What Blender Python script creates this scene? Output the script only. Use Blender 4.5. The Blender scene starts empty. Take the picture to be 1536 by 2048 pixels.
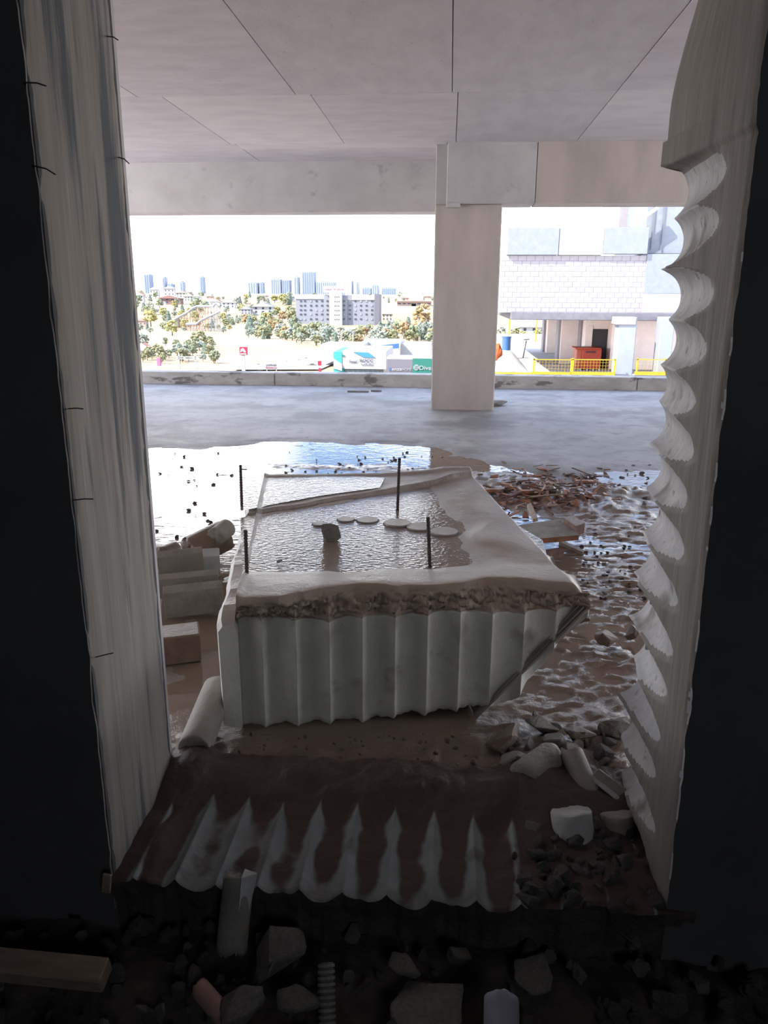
import bpy, bmesh, math, random
import numpy as np
from mathutils import Vector, Matrix, noise
R = random.Random(7)
S = bpy.context.scene
COL = S.collection

# ------------------------------------------------------------------ camera
F, PITCH, YAW, ROLL, H = 1540.0, math.radians(15.7), math.radians(4.65), 0.005, 1.4
_fw = Vector((-math.sin(YAW)*math.cos(PITCH), math.cos(YAW)*math.cos(PITCH), -math.sin(PITCH)))
_r0 = Vector((math.cos(YAW), math.sin(YAW), 0)); _u0 = _r0.cross(_fw)
_rt = _r0*math.cos(ROLL) + _u0*math.sin(ROLL); _up = _rt.cross(_fw)
cam = bpy.data.objects.new('camera', bpy.data.cameras.new('camera')); COL.objects.link(cam)
cam.matrix_world = Matrix(((_rt.x, _up.x, -_fw.x, 0), (_rt.y, _up.y, -_fw.y, 0), (_rt.z, _up.z, -_fw.z, H), (0, 0, 0, 1)))
cam.data.sensor_fit = 'VERTICAL'; cam.data.sensor_height = 24; cam.data.lens = 24*F/2048
cam.data.clip_start = .02; cam.data.clip_end = 6000
S.camera = cam

def P(px, py, Y=None, z=None, x=None):
    """world point seen at a pixel of the photograph, on plane y=Y, z=z or x=x"""
    d = _fw + _rt*(px-768)/F - _up*(py-1024)/F
    t = Y/d.y if Y is not None else ((z-H)/d.z if z is not None else x/d.x)
    return Vector((d.x*t, d.y*t, d.z*t+H))

# ------------------------------------------------------------------ light
S.view_settings.view_transform = 'Standard'; S.view_settings.look = 'None'
S.view_settings.gamma = 1; S.view_settings.use_curve_mapping = False
S.view_settings.exposure = 1.6
W = bpy.data.worlds.new('sky'); S.world = W; W.use_nodes = True
wn, wl = W.node_tree.nodes, W.node_tree.links
bg = wn['Background']
tc = wn.new('ShaderNodeTexCoord'); sp = wn.new('ShaderNodeSeparateXYZ'); wl.new(tc.outputs['Generated'], sp.inputs[0])
rp = wn.new('ShaderNodeValToRGB'); wl.new(sp.outputs['Z'], rp.inputs[0])
els = rp.color_ramp.elements
els[0].position = 0.0; els[0].color = (1, 1, 1, 1)
els[1].position = 1.0; els[1].color = (.08, .15, .34, 1)
for p_, c_ in ((.11, (.92, .96, 1)), (.160, (.22, .33, .50)), (.20, (.09, .165, .30)), (.45, (.12, .20, .36))):
    e = els.new(p_); e.color = (*c_, 1)
# clouds and the pale glow low in the sky
nz = wn.new('ShaderNodeTexNoise'); nz.inputs['Scale'].default_value = 3.5; nz.inputs['Detail'].default_value = 5
mp = wn.new('ShaderNodeMapping'); mp.inputs['Scale'].default_value = (1, 1, 3.5); mp.inputs['Location'].default_value = (.35, .2, .4)
wl.new(tc.outputs['Generated'], mp.inputs[0]); wl.new(mp.outputs[0], nz.inputs['Vector'])
cr = wn.new('ShaderNodeMapRange'); cr.inputs[1].default_value = .52; cr.inputs[2].default_value = .64
wl.new(nz.outputs[0], cr.inputs[0])
dt = wn.new('ShaderNodeVectorMath'); dt.operation = 'DOT_PRODUCT'
gd = Vector((-.345, .91, .225)).normalized(); dt.inputs[1].default_value = gd
nm = wn.new('ShaderNodeVectorMath'); nm.operation = 'NORMALIZE'; wl.new(tc.outputs['Generated'], nm.inputs[0]); wl.new(nm.outputs[0], dt.inputs[0])
gm = wn.new('ShaderNodeMapRange'); gm.inputs[1].default_value = .982; gm.inputs[2].default_value = 1.0; gm.interpolation_type = 'SMOOTHSTEP'
wl.new(dt.outputs['Value'], gm.inputs[0])
mx = wn.new('ShaderNodeMath'); mx.operation = 'MAXIMUM'; wl.new(cr.outputs[0], mx.inputs[0]); wl.new(gm.outputs[0], mx.inputs[1])
mc = wn.new('ShaderNodeMix'); mc.data_type = 'RGBA'; mc.inputs[7].default_value = (1, 1, 1.0, 1)
wl.new(mx.outputs[0], mc.inputs[0]); wl.new(rp.outputs[0], mc.inputs[6])
wl.new(mc.outputs[2], bg.inputs[0]); bg.inputs[1].default_value = 2.6
sun = bpy.data.objects.new('sun', bpy.data.lights.new('sun', 'SUN')); COL.objects.link(sun)
sun.data.energy = 5.0; sun.data.angle = .01; sun.data.color = (1, .93, .84)
sd = Vector((-.72, -.42, .75)); sun.rotation_euler = sd.to_track_quat('Z', 'Y').to_euler()

back_fill = bpy.data.objects.new('work_lamp', bpy.data.lights.new('work_lamp', 'AREA')); COL.objects.link(back_fill)  # added fill light behind the camera, lifts the dark near walls
back_fill.data.energy = 4.0; back_fill.data.size = .8; back_fill.data.color = (.85, .92, 1); back_fill.location = (1.2, -2.2, 2.3)
back_fill.rotation_euler = (Vector((1.2, -2.2, 2.3))-Vector((-.3, 1.5, .8))).to_track_quat('Z', 'Y').to_euler()

# ------------------------------------------------------------------ helpers
def fr(x, y, z=0., s=1., o=4):
    return noise.fractal(Vector((x*s, y*s, z*s)), 1.0, 2.0, o)
def sm(a, b, t):
    t = max(0., min(1., (t-a)/(b-a))); return t*t*(3-2*t)
def link(o, parent=None):
    COL.objects.link(o)
    if parent: o.parent = parent
    return o
def tag(o, label=None, cat=None, group=None, kind=None):
    if label: o['label'] = label
    if cat: o['category'] = cat
    if group: o['group'] = group
    if kind: o['kind'] = kind
    return o
def empty(name, loc=(0, 0, 0), rz=0):
    o = bpy.data.objects.new(name, None); o.location = loc; o.rotation_euler = (0, 0, rz); o.empty_display_size = .05
    return link(o)
class MB:
    def __init__(s): s.v = []; s.f = []; s.m = []
    def add(s, v, f, mi=0):
        n = len(s.v); s.v += [tuple(p) for p in v]; s.f += [tuple(i+n for i in q) for q in f]; s.m += [mi]*len(f); return s
    def box(s, a, b, mi=0, bev=0, M=None):
        x0, y0, z0 = (min(p, q) for p, q in zip(a, b)); x1, y1, z1 = (max(p, q) for p, q in zip(a, b))
        if bev:
            bm = bmesh.new(); bmesh.ops.create_cube(bm, size=1)
            for v in bm.verts: v.co = Vector(((x0+x1)/2+v.co.x*(x1-x0), (y0+y1)/2+v.co.y*(y1-y0), (z0+z1)/2+v.co.z*(z1-z0)))
            bmesh.ops.bevel(bm, geom=bm.edges[:], offset=bev, segments=1, affect='EDGES')
            v = [p.co.copy() for p in bm.verts]; f = [[q.index for q in g.verts] for g in bm.faces]; bm.free()
        else:
            v = [Vector(p) for p in ((x0,y0,z0),(x1,y0,z0),(x1,y1,z0),(x0,y1,z0),(x0,y0,z1),(x1,y0,z1),(x1,y1,z1),(x0,y1,z1))]
            f = [(0,3,2,1),(4,5,6,7),(0,1,5,4),(1,2,6,5),(2,3,7,6),(3,0,4,7)]
        if M: v = [M @ p for p in v]
        return s.add(v, f, mi)
    def tube(s, a, b, r0, r1=None, n=8, mi=0):
        a, b = Vector(a), Vector(b); r1 = r0 if r1 is None else r1
        d = (b-a).normalized(); u = d.orthogonal().normalized(); w = d.cross(u)
        v = []
        for c, r in ((a, r0), (b, r1)):
            for i in range(n):
                t = 2*math.pi*i/n; v.append(c+u*math.cos(t)*r+w*math.sin(t)*r)
        f = [(i, (i+1) % n, n+(i+1) % n, n+i) for i in range(n)] + [tuple(range(n))[::-1], tuple(range(n, 2*n))]
        return s.add(v, f, mi)
    def mesh(s, name, mats, smooth=False):
        me = bpy.data.meshes.new(name); me.from_pydata(s.v, [], s.f)
        for m in (mats if isinstance(mats, (list, tuple)) else [mats]): me.materials.append(m)
        if len(me.materials) > 1: me.polygons.foreach_set('material_index', s.m)
        if smooth: me.polygons.foreach_set('use_smooth', [True]*len(s.f))
        me.update(); return me
    def build(s, name, mats, parent=None, smooth=False, loc=(0, 0, 0)):
        o = bpy.data.objects.new(name, s.mesh(name, mats, smooth)); o.location = loc
        return link(o, parent)
def sheet(name, pts, nu, nv, mats, parent=None, attr=None, smooth=True, extra=None, flip=False):
    """pts[v*nu+u] -> grid mesh"""
    f = []
    for j in range(nv-1):
        for i in range(nu-1):
            a = j*nu+i; q = (a, a+1, a+nu+1, a+nu); f.append(q[::-1] if flip else q)
    me = bpy.data.meshes.new(name); v = [tuple(p) for p in pts]
    ns = len(f)
    if extra: n0 = len(v); v += [tuple(p) for p in extra[0]]; f += [tuple(i+n0 for i in q) for q in extra[1]]
    me.from_pydata(v, [], f)
    for m in (mats if isinstance(mats, (list, tuple)) else [mats]): me.materials.append(m)
    if attr is not None:
        at = me.attributes.new('mud', 'FLOAT', 'POINT'); at.data.foreach_set('value', list(attr)+[0.]*(len(v)-len(attr)))
    if smooth: me.polygons.foreach_set('use_smooth', [True]*ns+[False]*(len(f)-ns))
    me.update(); o = bpy.data.objects.new(name, me); return link(o, parent)

def mat(name, c1, c2=None, rough=.8, scale=4., stretch=(1, 1, 1), bump=.2, bscale=None, spots=None, attr=None, spec=.3, lo=.35, hi=.65, metal=0, detail=6):
    m = bpy.data.materials.new(name); m.use_nodes = True; n, l = m.node_tree.nodes, m.node_tree.links
    b = n['Principled BSDF']; b.inputs['Roughness'].default_value = rough; b.inputs['Specular IOR Level'].default_value = spec
    b.inputs['Metallic'].default_value = metal
    if c2 is None and not bump: b.inputs['Base Color'].default_value = (*c1, 1); return m
    tc = n.new('ShaderNodeTexCoord'); mp = n.new('ShaderNodeMapping'); mp.inputs['Scale'].default_value = stretch
    l.new(tc.outputs['Object'], mp.inputs[0])
    def nzz(sc, det=detail):
        t = n.new('ShaderNodeTexNoise'); t.inputs['Scale'].default_value = sc; t.inputs['Detail'].default_value = det; t.inputs['Roughness'].default_value = .62
        l.new(mp.outputs[0], t.inputs['Vector']); return t
    def mix(fac, a, bcol):
        k = n.new('ShaderNodeMix'); k.data_type = 'RGBA'
        l.new(fac, k.inputs[0])
        if isinstance(a, tuple): k.inputs[6].default_value = (*a, 1)
        else: l.new(a, k.inputs[6])
        k.inputs[7].default_value = (*bcol, 1); return k.outputs[2]
    def rng(o, a, c):
        k = n.new('ShaderNodeMapRange'); k.inputs[1].default_value = a; k.inputs[2].default_value = c; l.new(o, k.inputs[0]); return k.outputs[0]
    t = nzz(scale); col = mix(rng(t.outputs[0], lo, hi), c1, c2 or c1)
    if spots:   # (colour, scale, lo, hi)
        for cs, ss, a, c in spots: col = mix(rng(nzz(ss).outputs[0], a, c), col, cs)
    if attr:    # (colour2, rough2)
        at = n.new('ShaderNodeAttribute'); at.attribute_name = 'mud'
        col = mix(at.outputs['Fac'], col, attr[0])
        k = n.new('ShaderNodeMapRange'); k.inputs[3].default_value = rough; k.inputs[4].default_value = attr[1]
        l.new(at.outputs['Fac'], k.inputs[0]); l.new(k.outputs[0], b.inputs['Roughness'])
    l.new(col, b.inputs['Base Color'])
    if bump:
        bp = n.new('ShaderNodeBump'); bp.inputs['Strength'].default_value = bump; bp.inputs['Distance'].default_value = .01
        l.new(nzz(bscale or scale*5).outputs[0], bp.inputs['Height']); l.new(bp.outputs[0], b.inputs['Normal'])
    return m

M = {}
M['ceil'] = mat('ceiling_concrete', (.63, .575, .60), (.545, .495, .52), .8, 2.5, (1, 2.2, 1), .25, 30, spots=[((.45, .41, .42), 9, .62, .8)])
M['ceil2'] = mat('ceiling_concrete_b', (.60, .55, .565), (.53, .48, .50), .8, 2.5, (2.5, 1, 1), .5, 45, spots=[((.28, .26, .27), 14, .64, .8)])
M['ceil_b'] = mat('ceiling_concrete_d', (.68, .625, .635), (.60, .55, .565), .8, 2.5, (1, 2.2, 1), .3, 30)
M['beam'] = mat('beam_concrete', (.54, .51, .51), (.45, .42, .42), .8, 2, (1, 1, 1), .2, 25, spots=[((.24, .225, .23), 5, .6, .85)])
M['column'] = mat('column_concrete', (.52, .46, .42), (.42, .37, .335), .8, 3, (1, 1, .3), .25, 30)
M['joint'] = mat('joint_dark', (.17, .155, .16), None, .9, bump=0)
M['curb'] = mat('curb_concrete', (.36, .33, .30), (.48, .45, .42), .8, 3, (1, 1, 2.5), .3, 30, spots=[((.17, .15, .14), 2.2, .56, .62)])
M['jamb'] = mat('jamb_boarded_concrete', (.325, .288, .255), (.25, .22, .195), .8, 9, (1, 3, .16), .3, 26, spots=[((.10, .105, .115), 5.5, .52, .62), ((.40, .38, .36), 12, .62, .72)])
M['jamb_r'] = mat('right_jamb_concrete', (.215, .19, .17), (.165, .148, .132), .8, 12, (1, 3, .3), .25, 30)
M['cut'] = mat('drilled_concrete', (.44, .425, .43), (.37, .36, .365), .7, 14, (1, 1, 1), .35, 70, spots=[((.20, .17, .15), 30, .60, .70)], attr=((.15, .125, .11), .9))
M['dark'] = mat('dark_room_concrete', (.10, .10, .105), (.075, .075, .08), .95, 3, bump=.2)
M['floor'] = mat('wet_floor', (.39, .385, .39), (.30, .295, .30), .62, 1.6, (1, 1, 1), .8, 40, attr=((.235, .17, .125), .24), spots=[((.20, .185, .18), .9, .48, .60), ((.25, .24, .24), 6, .52, .66)], spec=.5)
M['sill'] = mat('sill_concrete', (.31, .325, .32), (.24, .25, .245), .7, 10, (1, 1, 1), .5, 60, attr=((.085, .055, .045), .55))
M['block_front'] = mat('block_drilled_face', (.70, .70, .63), (.61, .61, .55), .65, 9, (1, 1, 1), .3, 90, spots=[((.40, .34, .28), 7, .62, .76)], attr=((.18, .14, .115), .8))
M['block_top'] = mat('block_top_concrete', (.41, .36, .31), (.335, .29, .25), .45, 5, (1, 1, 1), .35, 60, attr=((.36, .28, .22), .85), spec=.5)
M['core'] = mat('core_concrete', (.33, .295, .26), (.25, .215, .185), .65, 9, bump=.4)
M['core_pale'] = mat('core_pale_concrete', (.46, .46, .45), (.38, .38, .375), .65, 9, bump=.3)
M['rock'] = mat('rubble_concrete', (.33, .30, .265), (.23, .205, .18), .8, 14, bump=.8, bscale=50)
M['rock_mud'] = mat('muddy_stone', (.22, .155, .11), (.15, .105, .075), .4, 9, bump=.6, bscale=40)
M['rock_dark'] = mat('dark_rubble', (.19, .17, .15), (.10, .09, .082), .85, 14, bump=.9, bscale=50)  # inner heap's shade put into the albedo; also used for plain dark stones
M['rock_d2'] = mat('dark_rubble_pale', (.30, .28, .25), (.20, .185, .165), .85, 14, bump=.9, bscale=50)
M['soil_shade'] = mat('dark_soil', (.10, .082, .07), (.05, .043, .038), .9, 12, bump=1, bscale=60)  # inner dirt, darkened to hold the room's shade; also shades the sill face
M['wood'] = mat('wet_wood', (.20, .105, .07), (.10, .055, .04), .5, 12, (6, 1, 1), .4)
M['wood_red'] = mat('orange_bark', (.36, .15, .08), (.20, .09, .05), .5, 12, bump=.4)
M['wood_pale'] = mat('pale_wood', (.36, .27, .20), (.25, .18, .13), .6, 12, (1, 6, 1), .3)
M['rust'] = mat('rusty_rebar', (.10, .065, .05), (.05, .04, .035), .7, 60, bump=.6)
M['wire'] = mat('dark_wire', (.06, .05, .05), None, .7, bump=0)

def water(name, col, rough, amp, sc, stretch=(1, 1, 1)):
    m = mat(name, col, tuple(c*.8 for c in col), rough, 1.2, bump=0.001)
    n, l = m.node_tree.nodes, m.node_tree.links; b = n['Principled BSDF']; b.inputs['Specular IOR Level'].default_value = .5; b.inputs['IOR'].default_value = 1.36
    bp = [q for q in n if q.type == 'BUMP'][0]; bp.inputs['Strength'].default_value = amp; bp.inputs['Distance'].default_value = .01
    tc = [q for q in n if q.type == 'TEX_COORD'][0]; mp = n.new('ShaderNodeMapping'); mp.inputs['Scale'].default_value = stretch
    l.new(tc.outputs['Object'], mp.inputs[0]); t = n.new('ShaderNodeTexNoise'); t.inputs['Scale'].default_value = sc; t.inputs['Detail'].default_value = 3
    l.new(mp.outputs[0], t.inputs['Vector']); l.new(t.outputs[0], bp.inputs['Height'])
    return m
M['water'] = water('muddy_water', (.235, .17, .125), .03, .22, 9, (1, 2.0, 1))
M['water_top'] = water('film_of_water', (.26, .20, .155), .10, .35, 45, (1, 1.6, 1))

# ------------------------------------------------------------------ setting: this building
# outside floor, a height field with puddle basins, shoreline and mounds of debris
heaps = [(P(1075, 985, z=0), .62, .30, .050), (P(1150, 1010, z=0), .45, .3, .035), (P(930, 955, z=0), .5, .22, .035), (P(700, 935, z=0), .65, .12, .022), (P(1270, 985, z=0), .35, .12, .03), (P(1230, 1060, z=0), .28, .28, .022)]
def shore(x):
    xs = [(-6, 6.6), (-2.6, 6.85), (-1.3, 7.35), (-.1, 7.25), (.35, 6.5), (.9, 6.1), (1.7, 6.35), (4, 6.4), (12, 6.4)]
    for (a, b), (c, d) in zip(xs, xs[1:]):
        if x <= c: return b+(d-b)*max(0, (x-a)/(c-a))
    return 6.4
def floor_h(x, y):
    wet = 1-sm(-.12, .28, y-shore(x)+.25*fr(x, y, 3, 1.6, 3))
    z = .012*(1-wet) + .004*fr(x, y, 0, .8)*(1-wet) + .0008*fr(x, y, 1, 18, 2)
    z += wet*(-.010 + .006*fr(x, y, 0, 3.5, 4))
    mud = .25*wet
    g = sm(5.0, 5.8, y)*wet; z += g*.011*max(0, fr(x*.8, y*1.2, 11, 11, 3)-.05)
    g = sm(3.2, 3.8, y)*(1-sm(4.6, 5.2, y))*(1-sm(-1.0, -.6, x)); z += g*.010*max(0, fr(x*.7, y*1.6, 12, 8, 4))
    for c, sx, sy, h in heaps:
        g = math.exp(-((x-c.x)/sx)**2-((y-c.y)/sy)**2)
        z += h*g*(.8+.7*fr(x, y, 7, 9, 4)); mud = max(mud, min(1, 1.7*g))
    # rippled mud to the right of the fallen block
    g = sm(.0, .3, x)*(1-sm(3.6, 4.6, y))*(1-sm(2.5, 3.5, x))
    z += g*(.009 + .017*fr(x*.7, y*1.5, 2, 15, 3)+.008*fr(x, y, 2, 4, 2)); mud = max(mud, min(1, g*1.5))
    # speckled mud at mid distance
    g = sm(.3, .9, x)*sm(3.4, 4.2, y)*(1-sm(5.2, 6.0, y))
    z += g*(.004+.013*fr(x*.6, y*1.4, 5, 14, 4)); mud = max(mud, g)
    g = (1-sm(-.75, -.45, x))*(1-sm(4.2, 5.0, y))
    z += g*(.004+.006*fr(x, y, 9, 4, 3)); mud = max(mud, g*.6)
    # mud bank just past the opening
    g = (1-sm(2.10, 2.28, y))
    z += g*(.014+.026*fr(x, y, 4, 9, 5)+.008*fr(x, y, 6, 28, 3)); z += .006*(1-sm(2.3, 2.6, y))*(1-g); mud = max(mud, 1-sm(2.3, 2.7, y))
    g = math.exp(-((x-.85)/.55)**2-((y-2.1)/.28)**2); z += .05*g; mud = max(mud, g)
    return z, mud
def axis(segs):
    out = []
    for a, b, s in segs:
        n = max(1, round((b-a)/s)); out += [a+(b-a)*i/n for i in range(n)]
    return out+[segs[-1][1]]
xs = axis([(-9, -4, .4), (-4, -1.6, .05), (-1.6, 2.4, .016), (2.4, 4.6, .06), (4.6, 10, .4)])
ys = axis([(1.97, 5, .016), (5, 8, .03), (8, 12.3, .12)])
pts = []; at = []
for y in ys:
    for x in xs:
        z, m_ = floor_h(x, y); pts.append((x, y, z)); at.append(m_)
tag(sheet('floor', pts, len(xs), len(ys), M['floor'], attr=at), kind='structure')
fb = MB().box((-9, 1.97, -.5), (10, 12.3, -.08)).build('floor_slab', M['beam']); tag(fb, kind='structure'); fb.name = 'floor_base'

wt = MB()
wt.add([(-9, 1.98, -.002), (10, 1.98, -.002), (10, 8.2, -.002), (-9, 8.2, -.002)], [(0, 1, 2, 3)])
tag(wt.build('puddle', M['water']), 'wide shallow muddy puddle mirroring the sky across the concrete floor', 'puddle', kind='stuff')

# ceiling: slab, then separate formwork panels with recessed joints
ceil = MB().box((-9, 1.5, 3.11), (10, 12.6, 3.6)).build('ceiling', M['joint']); tag(ceil, kind='structure')
rows = [(1.97, 2.42), (2.42, 4.92), (4.92, 7.42), (7.42, 9.66), (9.66, 9.95), (9.95, 10.9)]
xc_near = [-9, -7.1, -5.7, -4.25, -2.83, -1.40, -.03, 1.38, 2.85, 4.3, 5.7, 7.2, 8.6, 10]
for k, (ya, yb) in enumerate(rows):
    xcs = xc_near if k < 4 else [-9, -5.2, -2.55, -.08, 2.4, 5, 10]
    for i, (xa, xb) in enumerate(zip(xcs, xcs[1:])):
        o = .1 if (k == 3 and xa > -1.5 and xa < -1) else 0
        if k == 3: xa2, xb2 = xa+(.13 if xa == -1.40 else .05 if xa == -.03 else .22 if xa == -2.83 else 0), xb+(.13 if xb == -1.40 else .05 if xb == -.03 else .22 if xb == -2.83 else 0)
        else: xa2, xb2 = xa, xb
        g = .0035; dz = R.uniform(-.003, .003)
        mm = M['ceil2'] if (k == 2 and i in (5, 6)) or (k == 3 and i in (6,)) else (M['ceil'], M['ceil'], None)[(i*2+k) % 3] or M['ceil_b']
        MB().box((xa2+g, ya+g, 3.095+dz), (xb2-g, yb-g, 3.13), bev=.002).build('ceiling_panel', mm, ceil)

def beamthing(name, a, b, label, cat, m, seams=()):
    o = MB().box(a, b, bev=.008).build(name, m); tag(o, label, cat)
    for s_ in seams: MB().box(*s_).build('seam', M['joint'], o)
    return o
beamthing('concrete_beam', (-9, 10.88, 2.47), (-.20, 11.3, 3.2), 'long grey concrete beam over the left opening towards the city', 'beam', M['beam'])
bR = MB().box((-.075, 9.70, 2.44), (.95, 10.15, 3.13), bev=.008)
o = bR.build('concrete_beam', M['beam']); tag(o, 'deeper concrete beam over the right opening, resting on the column', 'beam')
MB().box((.957, 9.702, 2.442), (6, 10.15, 3.13), bev=.004).build('beam_face', M['column'], o)
MB().box((-.075, 9.685, 2.40), (.09, 10.1, 2.455), bev=.006).build('lip', M['beam'], o)
col = MB().box((-.205, 9.78, -.02), (.585, 10.85, 2.445), bev=.012).build('concrete_column', M['column']); tag(col, 'square raw concrete column standing on the wet floor between the two openings', 'column')
MB().box((-.205, 9.80, 2.42), (-.06, 10.88, 3.10), bev=.006).build('column_head', M['beam'], col)
curb = empty('parapet_curb', (0, 12.2, 0)); tag(curb, 'low cast concrete kerb along the far floor edge with damp stains', 'kerb')
cx = [-9, -6.2, -2.75, .2, 2.9, 5.6, 10]
for a, b in zip(cx, cx[1:]):
    MB().box((a+.004, 0, -.05), (b-.004, .3, .205+R.uniform(-.004, .004)), bev=.01).build('kerb_segment', M['curb'], curb)

# dividing wall with the sawn opening
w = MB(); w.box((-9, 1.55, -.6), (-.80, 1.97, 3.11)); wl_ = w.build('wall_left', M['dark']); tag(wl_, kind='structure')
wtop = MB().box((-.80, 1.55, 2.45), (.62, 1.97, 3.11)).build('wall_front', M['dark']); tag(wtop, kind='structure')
# outside face of that wall is ordinary concrete
MB().box((-9, 1.97, 0), (-.80, 1.985, 3.095)).build('wall_facing', M['beam'], wl_)
# left reveal, board-marked sheet
nu, nv = 40, 150; pts = []
for j in range(nv):
    z = -.1+2.55*j/(nv-1)
    for i in range(nu):
        y = 1.545+.43*i/(nu-1)
        e = max(0, 1-i/3)*.006*(1+fr(z, 3, 0, 9, 3)) + max(0, 1-(nu-1-i)/3)*.006*(1+fr(z, 8, 0, 11, 3))
        x = -.797+.0016*fr(y*6, z*.6, 1, 3, 4)-e
        pts.append((x, y, z))
tag(sheet('reveal', pts, nu, nv, M['jamb'], wl_, flip=False), 'board-marked streaky pale concrete side of the opening')
for px, py, dx, dy in ((218, 72, 18, 8), (58, 165, 34, 7), (75, 331, 36, 18), (240, 313, 18, 14), (142, 818, 24, 0), (152, 1001, 34, -3), (194, 1316, 32, -10)):
    a = P(px, py, x=-.797); k = .06 if px not in (218, 240) else .05
    b = P(px+dx, py+dy, x=-.797+k)
    if b.y > 3 or b.y < 1.2: b = Vector((a.x+.045, a.y-.01, a.z-.01))
    md = (a+b)/2+Vector((0, 0, .002))
    MB().tube(a-Vector((.01, 0, 0)), md, .0014, n=5).tube(md, b, .0014, n=5).build('nail', M['wire'], wl_)

# right jamb: drilled scallops fading towards the inner face
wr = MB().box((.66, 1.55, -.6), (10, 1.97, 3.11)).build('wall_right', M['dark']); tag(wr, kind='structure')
MB().box((.66, 1.97, 0), (10, 1.985, 3.095)).build('wall_facing', M['beam'], wr)
zs_h = [1.64, 1.54, 1.405, 1.295, 1.185, 1.085, .972, .855, .735, .61, .495, .372, .26, .13, .01, -.10]
rng2 = random.Random(3)
holes = [(z, rng2.uniform(-.012, .012), rng2.uniform(.9, 1.15), rng2.uniform(-.03, .03)) for z in zs_h]
nu, nv = 90, 620; pts = []; at = []
for j in range(nv):
    z = -.15+2.65*j/(nv-1)
    for i in range(nu):
        t = i/(nu-1); y = 1.548+.462*t
        x0 = .532-.030*t + .010*max(0, 1.2-z)
        if z < 1.75: x0 -= .010*sm(.3, 1, t)
        x0 += .0025*fr(y*5, z*.8, 2, 3, 4)
        cut = 0
        for hz, ho, hs, tilt in holes:
            d = z-(hz+tilt*(t-.5))
            if abs(d) < .066:
                r = .066
                xc = (x0 - r) + .060*hs*(t-.22-ho*3)/.78
                cut = max(cut, xc+math.sqrt(r*r-d*d)-x0)
        up = sm(1.685, 1.695, z)
        if up: cut *= (1-up); x0 += up*(-.006+.05*sm(1.80, 2.15, z)*t)
        e = max(0, 1-i/3)*.005*(1+fr(z, 5, 0, 12, 3))
        x = x0+max(0, cut)+e+(.0012*fr(y, z, 5, 30, 3) if cut > 0 else 0)
        pts.append((x, y, z)); at.append(min(1, max(0, 2.2*fr(y, z, 8, 7, 4)-.7)) if cut > .004 else .0)
me_r = sheet('reveal', pts, nu, nv, [M['cut'], M['jamb_r']], wr, attr=at, flip=True)
mi = []
for j in range(nv-1):
    for i in range(nu-1):
        z = -.15+2.65*(j+.5)/(nv-1); t = (i+.5)/(nu-1); x0 = .532-.030*t+.010*max(0, 1.2-z)-(.010*sm(.3, 1, t) if z < 1.75 else 0)
        mi.append(0 if (pts[j*nu+i][0]-x0 > .006 and z < 1.68) else 1)
me_r.data.polygons.foreach_set('material_index', mi); tag(me_r, 'scalloped edge left by overlapping core holes')
# filler faces closing the wall solid to the sheet
MB().box((.56, 1.556, -.15), (.67, 1.99, 2.45)).build('wall_core', M['dark'], wr)
br = MB()
zz = [-.15+2.6*i/200 for i in range(201)]
sel = [min(range(nv), key=lambda j: abs(pts[j*nu][2]-z)) for z in zz]
v_ = [pts[j*nu] for j in sel]+[(.67, 1.548, pts[j*nu][2]) for j in sel]; n_ = len(sel)
br.add(v_, [(i, i+1, n_+i+1, n_+i) for i in range(n_-1)])
br.build('near_edge', M['dark'], wr)
br = MB(); sel = range(0, nv, 2); n_ = len(sel)
v_ = [pts[j*nu+nu-1] for j in sel]+[(.67, 2.01, pts[j*nu][2]) for j in sel]
br.add(v_, [(i, n_+i, n_+i+1, i+1) for i in range(n_-1)]); br.build('far_edge', M['cut'], wr)

# sill: drilled troughs, partly filled with mud
crest = [-.85, -.745, -.64, -.535, -.432, -.328, -.222, -.114, -.006, .102, .208, .312, .416, .52, .63]
def sill_z(x, y):
    r = .064; z = -1
    for a, b in zip(crest, crest[1:]):
        c = (a+b)/2; d = x-c
        if abs(d) <= (b-a)/2+1e-6:
            z = .012-(math.sqrt(max(0, r*r-d*d))-math.sqrt(r*r-((b-a)/2)**2)); break
    fill = -.0050-.009*(1-sm(1.54, 1.63, y))+.009*fr(x, y, 1, 9, 5)+.055*sm(1.78, 1.96, y)+.022*sm(.12, .3, x)-.006*(1-sm(-.60, -.45, x))+.02*(1-sm(-.72, -.64, x))
    fill += .02*fr(x, y, 6, 5, 4)*sm(1.75, 1.95, y)
    m_ = 0
    if fill > z: m_ = min(1, (fill-z)/.006); z = fill
    m_ = max(m_, .9*max(0, min(1, 3*fr(x, y, 3, 12, 4)-.6))*(.4+.6*sm(.0, .3, x)))
    z += .0015*fr(x, y, 2, 30, 3)
    return z, m_
nu, nv = 480, 90; pts = []; at = []
for j in range(nv):
    for i in range(nu):
        x = -.805+1.42*i/(nu-1)
        y0 = 1.535+.02*fr(x, 0, 0, 9, 3)
        y = y0+(2.03-y0)*j/(nv-1); z, m_ = sill_z(x, y)
        if j == 0: z -= .004
        pts.append((x, y, z)); at.append(m_)
top0 = [pts[i] for i in range(nu)]
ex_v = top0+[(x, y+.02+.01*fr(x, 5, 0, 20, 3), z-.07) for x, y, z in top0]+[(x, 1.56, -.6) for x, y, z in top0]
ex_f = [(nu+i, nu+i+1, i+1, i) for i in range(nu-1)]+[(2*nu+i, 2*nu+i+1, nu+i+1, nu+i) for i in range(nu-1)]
sill = sheet('trim_1', pts, nu, nv, [M['sill'], M['soil_shade']], attr=at, extra=(ex_v, ex_f)); tag(sill, kind='structure')
sill.data.polygons.foreach_set('material_index', [0]*((nu-1)*(nv-1))+[1]*len(ex_f))  # front face below the sill: shade painted on with the dark material

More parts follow.
